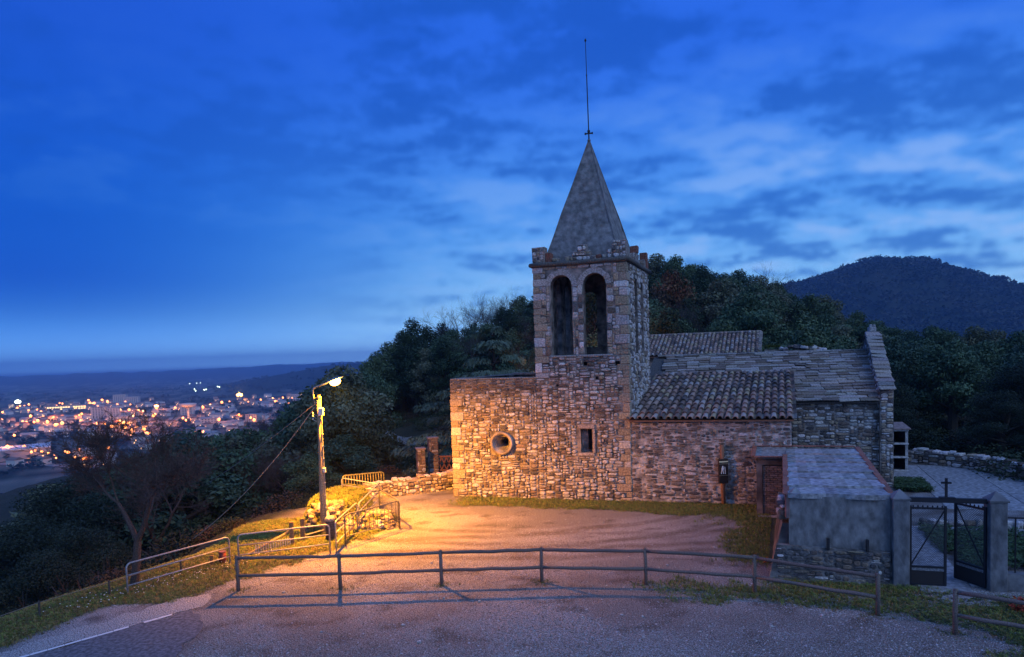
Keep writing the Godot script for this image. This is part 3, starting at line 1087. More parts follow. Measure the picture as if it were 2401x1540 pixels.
	# dressed stones round the small window
	for q in [[-2.06, 2.9, -1.38, 3.06], [-1.47, 1.92, -1.36, 2.88], [-2.04, 1.8, -1.4, 1.91]]:
		var b := MB.new()
		b.block(at(front, (q[0] + q[2]) * 0.5, (q[1] + q[3]) * 0.5, 0.0), Vector3(q[2] - q[0], q[3] - q[1], 0.12), Basis.IDENTITY, tint(Color(0.42, 0.36, 0.32), rng, 0.1), 0.012, rng, 0.008)
		part("window_surround", b, M.stone, tower)
	# moulded cornice round the tower
	var cor := MB.new()
	var e := 0.07
	var ring := [L(-3.72 - e, 9.50, -e), L(-2.9, 9.505, -e), L(-1.9, 9.49, -e), L(-0.9, 9.53, -e), L(e, 9.53, -e), L(e, 9.51, 2.2), L(e, 9.5, 4.35 + e), L(-3.72 - e, 9.5, 4.35 + e), L(-3.72 - e, 9.5, -e)]
	for k in ring.size() - 1:
		cor.tube([ring[k], (ring[k] + ring[k + 1]) * 0.5 + Vector3(0, rng.randf_range(-0.012, 0.012), 0), ring[k + 1]], [0.088, 0.094, 0.088], 9, Color(0.14, 0.13, 0.12))
		cor.ball(ring[k], Vector3.ONE * 0.092, 8, Color(0.14, 0.13, 0.12))
	part("cornice", cor, M.stone, tower, true)
	# stepped merlons; each course a block: [u0, u1, w0, w1, y0, y1, brick]
	var mer := [[-3.75, -3.22, -0.03, 0.36, 9.58, 10.22, 0], [-3.22, -2.95, 0.0, 0.3, 9.58, 9.97, 1], [-2.95, -2.68, 0.0, 0.28, 9.58, 9.76, 0],
		[-2.42, -2.22, 0.0, 0.28, 9.58, 9.8, 0], [-2.22, -1.18, 0.0, 0.3, 9.58, 9.76, 0], [-2.12, -1.38, 0.0, 0.3, 9.765, 9.95, 0], [-1.92, -1.55, 0.0, 0.28, 9.955, 10.22, 0], [-1.18, -1.0, 0.0, 0.28, 9.58, 9.78, 1],
		[-0.52, 0.03, -0.03, 0.40, 9.60, 10.28, 0], [-0.74, -0.53, 0.0, 0.3, 9.60, 9.98, 0], [-0.95, -0.75, 0.0, 0.28, 9.60, 9.77, 0],
		[-0.28, 0.02, 0.42, 0.7, 9.60, 10.0, 0], [-0.27, 0.02, 1.45, 2.85, 9.58, 9.8, 0], [-0.26, 0.02, 1.75, 2.55, 9.8, 10.02, 0], [-0.26, 0.03, 1.95, 2.35, 10.02, 10.32, 1],
		[-0.3, 0.03, 3.95, 4.38, 9.58, 10.34, 1], [-0.28, 0.02, 3.6, 3.94, 9.58, 9.95, 0], [-3.74, -3.4, 3.95, 4.38, 9.58, 10.2, 0], [-3.73, -3.46, 1.6, 2.7, 9.58, 9.9, 0], [-2.4, -1.3, 4.05, 4.36, 9.58, 10.0, 0]]
	for q in mer:
		var b := MB.new()
		var col := Color(0.27, 0.12, 0.09) if q[6] == 1 else Color(0.30, 0.265, 0.24)
		b.block(L((q[0] + q[1]) * 0.5, (q[4] + q[5]) * 0.5, (q[2] + q[3]) * 0.5), Vector3(q[1] - q[0], q[5] - q[4], q[3] - q[2]), Basis(Vector3.UP, -SKEW * 0.5), col, 0.02, rng, 0.02)
		var o := part("merlon_course", b, M.stone, tower)
		# rubble facing on each course
		if q[6] == 0:
			var list := pack(q[0] + 0.02, q[1] - 0.02, q[4] + 0.01, q[5] - 0.01, [], Vector2(0.06, 0.055), Vector2i(2, 4), Vector2i(2, 3), rng)
			var s := MB.new()
			var f := frame(L(0, 0, q[2]), Vector3.RIGHT, Vector3(0, 0, 1))
			for r in list:
				stone_shape(s, f, r, 0.035, pick(rng, 0.55, 0.1, 0.25), rng, 0.012)
			stuff("rubble_stones", s, M.stone, o)
	# ---- spire
	var sp := MB.new()
	var apex := L(-1.9, 14.95, 2.12)
	var base := [L(-3.43, 9.56, 0.42), L(-0.33, 9.56, 0.42), L(-0.33, 9.56, 3.82), L(-3.43, 9.56, 3.82)]
	var steps := 10
	for k in 4:
		for j in steps:
			var t0 := float(j) / steps * 0.985
			var t1 := float(j + 1) / steps * 0.985
			var foot_mid: Vector3 = ((base[0] + base[2]) * 0.5).lerp(apex, t0)
			# courses of render end in a slight lip, one just above the other
			var lip := 0.975 if j in [3, 6] else 1.0
			var p0: Vector3 = foot_mid + (base[k].lerp(apex, t0) - foot_mid) * lip
			var p1: Vector3 = foot_mid + (base[(k + 1) % 4].lerp(apex, t0) - foot_mid) * lip
			var p2: Vector3 = base[(k + 1) % 4].lerp(apex, t1)
			var p3: Vector3 = base[k].lerp(apex, t1)
			sp.quad(p0, p3, p2, p1, tint(Color(0.235, 0.23, 0.225), rng, 0.05))
		# the rendered hips stand slightly proud
		sp.tube([base[k], base[k].lerp(apex, 0.22) + Vector3(rng.randf_range(-0.015, 0.015), 0, 0), base[k].lerp(apex, 0.4) + Vector3(rng.randf_range(-0.015, 0.015), 0, 0), base[k].lerp(apex, 0.63) + Vector3(rng.randf_range(-0.012, 0.012), 0, 0), base[k].lerp(apex, 0.985)], [0.036, 0.03, 0.034, 0.026, 0.02], 5, Color(0.22, 0.215, 0.21))
	sp.ball(apex + Vector3(0, -0.07, 0), Vector3(0.075, 0.07, 0.075), 8, Color(0.2, 0.19, 0.18))
	part("spire", sp, M.render_coat, ch)
	# lightning rod with its small cross, leaning a little
	var rod := MB.new()
	var foot := apex + Vector3(0, -0.02, 0)
	var tip := apex + Vector3(-0.05, 4.12, 0)
	rod.tube([foot, foot.lerp(tip, 0.1), foot.lerp(tip, 0.64)], [0.034, 0.026, 0.022], 6, Color(0.03, 0.03, 0.032))
	rod.tube([foot.lerp(tip, 0.64), foot.lerp(tip, 0.985)], [0.016, 0.013], 6, Color(0.03, 0.03, 0.032))
	rod.ball(foot.lerp(tip, 0.64), Vector3(0.032, 0.05, 0.032), 6, Color(0.03, 0.03, 0.032))
	rod.ball(foot.lerp(tip, 0.085), Vector3(0.045, 0.06, 0.045), 6, Color(0.03, 0.03, 0.032))
	var r_ := part("lightning_rod", rod, M.iron, ch)
	var kn := MB.new()
	kn.tube([foot.lerp(tip, 0.97), foot.lerp(tip, 0.982), foot.lerp(tip, 0.99), foot.lerp(tip, 1.008)], [0.012, 0.045, 0.04, 0.004], 8, Color(0.03, 0.03, 0.032))
	part("finial", kn, M.iron, r_)
	var cr := MB.new()
	var c0 := foot.lerp(tip, 0.06)
	cr.box(c0, Vector3(0.28, 0.05, 0.04), Basis.IDENTITY, Color(0.03, 0.03, 0.032))
	for s in [-1, 1]:
		cr.box(c0 + Vector3(0.15 * s, 0.0, 0), Vector3(0.05, 0.085, 0.045), Basis.IDENTITY, Color(0.03, 0.03, 0.032))
	cr.box(c0 + Vector3(0, 0.09, 0), Vector3(0.085, 0.09, 0.085), Basis(Vector3.UP, 0.7), Color(0.03, 0.03, 0.032))
	part("cross", cr, M.iron, r_)
	# ---- sacristy: low wall right of the tower under the barrel-tiled roof
	var sa := MB.new()
	face(sa, front, 0, 5.9, -0.6, 3.24, [], light_mortar)
	sa.quad(L(5.9, -0.6, 0), L(5.9, 3.24, 0), L(5.9, 4.76, 6.3), L(5.9, -0.6, 6.3), light_mortar)
	# brick course under the eave
	sa.box(L(2.95, 3.2, -0.06), Vector3(5.9, 0.07, 0.14), Basis.IDENTITY, Color(0.24, 0.12, 0.085))
	var sac := part("sacristy_wall", sa, M.mortar, ch)
	var sac_rng := rnd(57)
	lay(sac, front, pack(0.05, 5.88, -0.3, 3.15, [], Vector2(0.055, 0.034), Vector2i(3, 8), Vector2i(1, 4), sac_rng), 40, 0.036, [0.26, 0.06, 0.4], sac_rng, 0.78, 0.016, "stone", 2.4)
	tile_roof(ch, 0.04, 5.98, -0.24, 3.27, 6.35, 4.80, 22, 12, 33)
	# ---- nave: slab roof, front wall, stepped gable
	var na := MB.new()
	face(na, frame(L(0, 0, 4.0), Vector3.RIGHT, Vector3(0, 0, 1)), 5.9, 9.78, -0.6, 3.6, [], mortar)
	na.quad(L(-0.4, -1, 12.4), L(-0.4, 3.6, 12.4), L(9.3, 3.6, 12.4), L(9.3, -1, 12.4), mortar)
	na.quad(L(-0.4, -1, 4.4), L(-0.4, 3.6, 4.4), L(-0.4, 3.6, 12.4), L(-0.4, -1, 12.4), mortar)
	na.tri(L(-0.4, 3.6, 4.2), L(-0.4, 5.6, 8.3), L(-0.4, 3.6, 12.4), mortar)
	var nave := part("nave_wall", na, M.mortar, ch)
	var nf := frame(L(0, 0, 4.0), Vector3.RIGHT, Vector3(0, 0, 1))
	var nblock := []
	for q in quoins(nave, 9.78, 4.0, -1, 1, -0.2, 3.5, rng):
		nblock.append([9.78 - q[2], q[0], 10, q[1]])
	lay(nave, nf, pack(5.95, 9.76, 0.2, 3.5, nblock, Vector2(0.06, 0.04), Vector2i(4, 9), Vector2i(2, 4), rng), 0, 0.05, [0.42, 0.12, 0.3], rng)
	var dk := MB.new()
	for s in [[3.72, 3.56, 8.3, 5.62], [12.9, 3.56, 8.3, 5.62]]:
		dk.quad(L(-0.5, s[1], s[0]), L(-0.5, s[3], s[2]), L(9.3, s[3], s[2]), L(9.3, s[1], s[0]), Color(0.12, 0.11, 0.1))
	dk.quad(L(5.9, 3.5, 3.8), L(5.9, 3.55, 3.74), L(9.3, 3.55, 3.74), L(9.3, 3.5, 3.8), Color(0.2, 0.18, 0.16))
	var slabs := part("slab_roof", dk, M.stone, ch)
	var srng := rnd(77)
	var rows := 19
	var down := (L(0, 3.56, 3.72) - L(0, 5.62, 8.3))
	var run := down.length()
	down = down.normalized()
	var up := down.cross(Vector3.RIGHT).normalized()
	if up.y < 0:
		up = -up
	for j in rows:
		var t := (j + 0.55) / rows
		var w := lerpf(3.72, 8.3, t)
		var y := lerpf(3.56, 5.62, t)
		var u := (5.85 if w < 6.35 else 0.0) + srng.randf_range(0.0, 0.3)
		while u < 9.28:
			var wide := srng.randf_range(0.38, 0.85)
			if 9.28 - u - wide < 0.3:
				wide = 9.28 - u
			var b := MB.new()
			var thick := srng.randf_range(0.045, 0.085)
			var basis := Basis(Vector3.RIGHT.rotated(up, srng.randf_range(-0.05, 0.05)), up, down).orthonormalized().rotated(Vector3.RIGHT, -0.2 + srng.randf_range(-0.03, 0.03))
			var pale := srng.randf() < 0.55
			b.block(L(u + wide * 0.5, y, w) + up * (0.075 + 0.028 * sin(u * 1.3 + j * 0.4)), Vector3(wide - 0.012, thick, run / rows * 1.55), basis, tint(Color(0.42, 0.365, 0.315) if pale else Color(0.27, 0.215, 0.175), srng, 0.22), 0.014, srng, 0.022)
			part("roof_slab", b, M.stone, slabs)
			u += wide
	var ridge := MB.new()
	for k in 20:
		var u := -0.3 + 9.5 * (k + 0.5) / 20.0
		ridge.block(L(u, 5.68, 8.3), Vector3(0.47, 0.08, 0.42), Basis(Vector3.FORWARD, srng.randf_range(-0.05, 0.05)), tint(Color(0.33, 0.31, 0.29), srng, 0.2), 0.02, srng, 0.02)
	stuff("ridge_stones", ridge, M.stone, slabs)
	# gable wall with stone slabs stepping up its slope
	var ga := MB.new()
	var prof := [[3.72, 4.0], [8.3, 6.42], [12.9, 4.0]]
	for k in 2:
		var p: Array = prof[k]
		var q: Array = prof[k + 1]
		for u in [9.3, 9.8]:
			ga.quad(L(u, -1.0, p[0]), L(u, p[1], p[0]), L(u, q[1], q[0]), L(u, -1.0, q[0]), mortar)
		ga.quad(L(9.3, p[1], p[0]), L(9.8, p[1], p[0]), L(9.8, q[1], q[0]), L(9.3, q[1], q[0]), mortar)
	for p in [prof[0], prof[2]]:
		ga.quad(L(9.3, -1.0, p[0]), L(9.3, p[1], p[0]), L(9.8, p[1], p[0]), L(9.8, -1.0, p[0]), mortar)
	var gable := part("gable_wall", ga, M.mortar, ch)
	var gl := frame(L(9.3, 0, 0), Vector3(SKEW, 0, -1), Vector3(-1, 0, -SKEW))
	var gs := MB.new()
	for k in 15:
		var w := 3.75 + 4.5 * k / 15.0
		var yb := 3.62 + (w - 3.72) * 0.45
		for j in 3:
			stone_shape(gs, gl, [w + srng.randf_range(0, 0.05), yb + j * 0.19 + 0.03, w + 0.32, yb + j * 0.19 + 0.2], 0.04, pick(srng, 0.5, 0.1, 0.3), srng)
	var ge := frame(L(0, 0, 3.72), Vector3.RIGHT, Vector3(0, 0, 1))
	for r in pack(9.32, 9.79, -0.2, 4.0, [], Vector2(0.06, 0.045), Vector2i(3, 7), Vector2i(2, 4), srng):
		stone_shape(gs, ge, r, 0.04, pick(srng, 0.6, 0.15, 0.2), srng)
	stuff("rubble_stones", gs, M.stone, gable)
	var gd := (L(0, 4.0, 3.72) - L(0, 6.42, 8.3)).normalized()
	var gu := gd.cross(Vector3.RIGHT).normalized()
	if gu.y < 0:
		gu = -gu
	for side in 2:
		for k in 15:
			var t := (k + 0.4) / 15.0
			var b := MB.new()
			var p := L(9.56, lerpf(4.02, 6.46, t), lerpf(3.72, 8.2, t) if side == 0 else lerpf(12.9, 8.4, t))
			var dn := gd if side == 0 else Vector3(-gd.x, gd.y, -gd.z)
			var nn := gu if side == 0 else Vector3(-gu.x, gu.y, -gu.z)
			var bs := Basis(nn.cross(dn).normalized(), nn, dn)
			bs = bs.rotated(bs.x, -0.16 + srng.randf_range(-0.03, 0.03)).rotated(nn, srng.randf_range(-0.05, 0.05))
			b.block(p + nn * 0.05, Vector3(0.6 + srng.randf_range(-0.04, 0.04), 0.07, 0.5), bs, tint(Color(0.37, 0.325, 0.285), srng, 0.28), 0.02, srng, 0.035)
			part("gable_slab", b, M.stone, gable)
	var fin := MB.new()
	fin.block(L(9.55, 6.62, 8.3), Vector3(0.3, 0.26, 0.34), Basis.IDENTITY, Color(0.42, 0.41, 0.4), 0.03, srng, 0.02)
	fin.block(L(9.49, 6.80, 8.3), Vector3(0.1, 0.12, 0.2), Basis.IDENTITY, Color(0.46, 0.45, 0.44), 0.02, srng, 0.01)
	fin.block(L(9.63, 6.80, 8.3), Vector3(0.09, 0.11, 0.2), Basis.IDENTITY, Color(0.46, 0.45, 0.44), 0.02, srng, 0.01)
	part("gable_finial", fin, M.stone, gable)


# =====================================================================  the house behind the nave
func build_house_behind() -> void:
	var rng := rnd(202)
	var ho := thing("tiled_house", "long house behind the nave with a weathered barrel tile roof", "house", ORIGIN, -PHI)
	var wa := MB.new()
	var wc := Color(0.34, 0.29, 0.25)
	for s in [[13.2, 5.62], [18.2, 5.62]]:
		wa.quad(L(-2.2, -2, s[0]), L(-2.2, s[1], s[0]), L(4.35, s[1], s[0]), L(4.35, -2, s[0]), wc)
	for u in [-2.2, 4.35]:
		wa.quad(L(u, -2, 13.2), L(u, 5.62, 13.2), L(u, 6.86, 15.7), L(u, -2, 15.7), wc)
		wa.quad(L(u, -2, 15.7), L(u, 6.86, 15.7), L(u, 5.62, 18.2), L(u, -2, 18.2), wc)
	part("wall", wa, M.mortar, ho)
	tile_roof(ho, -2.25, 4.4, 13.0, 5.66, 15.7, 6.93, 29, 10, 44)
	var rb := MB.new()
	rb.quad(L(-2.25, 6.9, 15.7), L(-2.25, 5.6, 18.4), L(4.4, 5.6, 18.4), L(4.4, 6.9, 15.7), Color(0.28, 0.16, 0.11))
	for k in 22:
		rb.block(L(-2.1 + 6.4 * k / 21.0, 6.98, 15.72), Vector3(0.31, 0.07, 0.2), Basis(Vector3.FORWARD, rng.randf_range(-0.06, 0.06)), tint(Color(0.4, 0.33, 0.28), rng, 0.2), 0.02)
	part("ridge", rb, M.tile, ho)
	for k in 6:
		var b := MB.new()
		b.block(L(4.42, 5.85 + k * 0.2, 13.5 + k * 0.4), Vector3(0.2, 0.24, 0.44), Basis.IDENTITY, tint(Color(0.38, 0.35, 0.32), rng, 0.2), 0.02, rng, 0.02)
		part("verge_stone", b, M.stone, ho)
	# ruined wall top right of the house, with moss
	var ru := thing("ruined_wall", "ruined rubble wall with mossy top right of the tile roofed house", "wall", ORIGIN, -PHI)
	var rw := MB.new()
	rw.hexa([L(4.7, -2, 13.0), L(7.9, -2, 13.0), L(7.9, -2, 13.8), L(4.7, -2, 13.8), L(4.7, 5.85, 13.0), L(7.9, 5.7, 13.0), L(7.9, 5.7, 13.8), L(4.7, 5.85, 13.8)], Color(0.25, 0.22, 0.19))
	var core := part("wall_core", rw, M.mortar, ru)
	for k in 26:
		var b := MB.new()
		var u := 4.75 + 3.1 * rng.randf()
		b.block(L(u, 5.8 + rng.randf_range(-0.1, 0.12) + 0.1 * sin(u * 2.2), 13.0 + 0.5 * rng.randf()), Vector3(rng.randf_range(0.16, 0.4), rng.randf_range(0.1, 0.22), 0.3), Basis.from_euler(Vector3(rng.randf_range(-0.3, 0.3), rng.randf() * 6, rng.randf_range(-0.3, 0.3))), pick(rng, 0.6, 0.05, 0.25), 0.03, rng, 0.02)
		part("stone", b, M.stone, core)
	var moss := MB.new()
	for k in 900:
		var u := 4.7 + 0.8 * rng.randf() if k % 2 == 0 else 6.6 + 0.6 * rng.randf()
		var p := L(u, 5.93 + 0.12 * rng.randf(), 13.0 + 0.5 * rng.randf())
		moss.tri(p, p + Vector3(rng.randf_range(-0.05, 0.05), 0.07, 0.02), p + Vector3(rng.randf_range(-0.06, 0.06), 0.02, rng.randf_range(-0.05, 0.05)), tint(Color(0.07, 0.085, 0.02), rng, 0.3))
	stuff("moss", moss, M.grass, ru)


# =====================================================================  outbuilding at the cemetery gate
func build_annex() -> void:
	var rng := rnd(303)
	var an := thing("cemetery_outbuilding", "low L-shaped outbuilding with flat concrete roof beside the cemetery gate", "outbuilding", ORIGIN, -PHI)
	var grey := Color(0.25, 0.245, 0.24)
	var f := frame(L(0, 0, -8.1), Vector3.RIGHT, Vector3(0, 0, 1))
	var wl := MB.new()
	# front and left walls of the long wing
	face(wl, f, 5.72, 8.02, -0.2, 2.10, [], grey)
	wl.quad(L(5.72, -0.2, -8.1), L(5.72, 2.1, -8.1), L(5.72, 2.14, -1.5), L(5.72, -0.2, -1.5), Color(0.31, 0.27, 0.24))
	wl.quad(L(8.02, -0.2, -8.1), L(8.02, 2.06, -8.1), L(8.06, 2.14, 0.0), L(8.06, -0.2, 0.0), grey)
	part("plastered_wall", wl, M.streaked, an)
	# doorway wing against the church
	var dw := MB.new()
	var df := frame(L(0, 0, -1.52), Vector3.RIGHT, Vector3(0, 0, 1))
	face(dw, df, 4.72, 5.72, -0.4, 2.02, [[4.92, -0.3, 5.62, 1.78, 0.12, true]], Color(0.2, 0.18, 0.17))
	dw.quad(L(4.72, -0.4, -1.52), L(4.72, 2.02, -1.52), L(4.72, 2.16, 0.0), L(4.72, -0.4, 0.0), Color(0.22, 0.19, 0.17))
	var door := part("doorway_wall", dw, M.plaster, an)
	var y := -0.28
	var row := 0
	while y < 1.72:
		var u := 4.925 - (0.12 if row % 2 == 1 else 0.0)
		while u < 5.61:
			var u0 := maxf(u, 4.925)
			var u1 := minf(u + 0.235, 5.615)
			if u1 - u0 > 0.04:
				var b := MB.new()
				var c := Color(0.2, 0.165, 0.155) if rng.randf() < 0.7 else Color(0.28, 0.22, 0.2)
				b.block(L((u0 + u1) * 0.5, y + 0.035, -1.45 + rng.randf_range(0, 0.012)), Vector3(u1 - u0 - 0.01, 0.062, 0.1), Basis.IDENTITY, tint(c, rng, 0.25), 0.006, rng, 0.004)
				part("brick", b, M.tile, door)
			u += 0.247
		y += 0.075
		row += 1
	var st := MB.new()
	st.block(L(5.25, -0.02, -1.75), Vector3(0.95, 0.1, 0.3), Basis.IDENTITY, Color(0.42, 0.4, 0.38), 0.015, rng, 0.01)
	part("door_step", st, M.concrete, an)
	# roof: concrete sheet in low overlapping courses, red tile edging
	var roof := MB.new()
	roof.hexa([L(4.66, 2.03, -1.66), L(5.70, 2.03, -1.66), L(5.70, 2.14, 0.0), L(4.66, 2.14, 0.0), L(4.66, 2.09, -1.66), L(5.70, 2.09, -1.66), L(5.70, 2.2, 0.0), L(4.66, 2.2, 0.0)], Color(0.30, 0.30, 0.30))
	var rf := part("flat_roof", roof, M.concrete, an)
	var wcut := [-8.12, -7.1, -5.9, -4.9, -4.0, -3.1, -2.3, -1.45, 0.0]
	for k in wcut.size() - 1:
		var b := MB.new()
		var w0: float = wcut[k]
		var w1: float = wcut[k + 1] + 0.12
		var l0 := 2.13 + 0.012 * (k % 2)
		var p := []
		var n := 8
		for j in n:
			var ua := lerpf(5.70, 8.05, float(j) / n)
			var ub := lerpf(5.70, 8.05, float(j + 1) / n)
			var e0 := 0.06 * sin(j * 1.3 + k * 2.0)
			var e1 := 0.06 * sin((j + 1) * 1.3 + k * 2.0)
			var lift := 0.035 * sin(j * 0.9 + k)
			b.hexa([L(ua, l0 - 0.07, w0 - e0), L(ub, l0 - 0.07, w0 - e1), L(ub, l0 - 0.07, w1), L(ua, l0 - 0.07, w1), L(ua, l0 + 0.055, w0 - e0), L(ub, l0 + 0.055, w0 - e1), L(ub, l0 + 0.006, w1), L(ua, l0 + 0.006, w1)], tint(Color(0.37, 0.375, 0.385), rng, 0.22))
		part("roof_course", b, M.concrete, rf)
	var ed := [[L(4.62, 2.1, -1.66), L(4.62, 2.21, 0.0), 10], [L(4.66, 2.085, -1.70), L(5.66, 2.085, -1.70), 5], [L(5.66, 2.13, -8.1), L(5.66, 2.16, -1.7), 17], [L(8.08, 2.14, -8.1), L(8.10, 2.17, 0.2), 22], [L(4.7, 2.22, 0.02), L(8.0, 2.22, 0.02), 8]]
	for e in ed:
		for k in e[2]:
			var a: Vector3 = e[0].lerp(e[1], float(k) / e[2])
			var c: Vector3 = e[0].lerp(e[1], (k + 1.0) / e[2])
			var d := (c - a).normalized()
			var b := MB.new()
			b.block((a + c) * 0.5 + Vector3(0, 0.02, 0), Vector3(0.15, 0.035, a.distance_to(c) - 0.008), Basis(Vector3.UP.cross(d).normalized(), Vector3.UP, d).orthonormalized(), tint(Color(0.33, 0.15, 0.11), rng, 0.18), 0.008, rng, 0.006)
			part("edging_tile", b, M.tile, rf)
	# slanted parapet: brick coloured strip and stones on the left flank
	var fl := MB.new()
	fl.block(L(5.685, 1.84, -8.02), Vector3(0.09, 0.62, 0.2), Basis.IDENTITY, Color(0.27, 0.18, 0.17), 0.012)
	part("red_edge_strip", fl, M.plaster, an)
	var bt := MB.new()
	bt.hexa([L(5.22, -0.2, -8.0), L(5.74, -0.2, -8.0), L(5.74, -0.2, -3.0), L(5.3, -0.2, -3.0), L(5.56, 1.35, -7.9), L(5.74, 1.35, -7.9), L(5.74, 1.35, -3.0), L(5.6, 1.35, -3.0)], Color(0.17, 0.15, 0.145))
	part("sloping_buttress", bt, M.plaster, an)
	for k in 22:
		var b := MB.new()
		b.block(L(5.62 - 0.1 * rng.randf(), 1.4 + 0.55 * rng.randf(), -7.8 + 0.7 * rng.randf()), Vector3(rng.randf_range(0.12, 0.26), rng.randf_range(0.08, 0.16), 0.2), Basis.from_euler(Vector3(rng.randf_range(-0.2, 0.2), rng.randf() * 3.0, rng.randf_range(-0.2, 0.2))), pick(rng, 0.4, 0.1, 0.3), 0.03, rng, 0.02)
		part("flank_stone", b, M.stone, an)
	# stone plinth
	var pl := MB.new()
	pl.hexa([L(5.2, -0.2, -8.22), L(8.1, -0.2, -8.22), L(8.1, -0.2, -8.0), L(5.2, -0.2, -8.0), L(5.42, 0.86, -8.17), L(8.0, 0.8, -8.17), L(8.0, 0.8, -8.0), L(5.42, 0.86, -8.0)], Color(0.24, 0.225, 0.215))
	var plinth := part("plinth", pl, M.mortar, an)
	var pf := frame(L(0, 0, -8.19), Vector3.RIGHT, Vector3(0, 0.05, 1))
	lay(plinth, pf, pack(5.42, 8.02, 0.02, 0.78, [], Vector2(0.06, 0.045), Vector2i(2, 7), Vector2i(1, 3), rng), 60, 0.03, [0.12, 0.05, 0.35], rng, 0.85, 0.014, "plinth_stone", 2.6)
	for u in [6.62, 7.5]:
		var b := MB.new()
		b.box(L(u, 0.94, -8.2), Vector3(0.055, 0.3, 0.09), Basis.IDENTITY, Color(0.03, 0.03, 0.035))
		part("iron_bracket", b, M.iron, an)
	# corner finial blocks on the roof front
	var cf := MB.new()
	var o := L(5.88, 2.14, -7.95)
	for k in 4:
		var t0 := TAU * (k + 0.5) / 4
		var t1 := TAU * (k + 1.5) / 4
		cf.tri(o + Vector3(cos(t0) * 0.22, 0.0, sin(t0) * 0.22), o + Vector3(0, 0.17, 0), o + Vector3(cos(t1) * 0.22, 0.0, sin(t1) * 0.22), Color(0.32, 0.33, 0.33))
	part("corner_cap", cf, M.concrete, an)


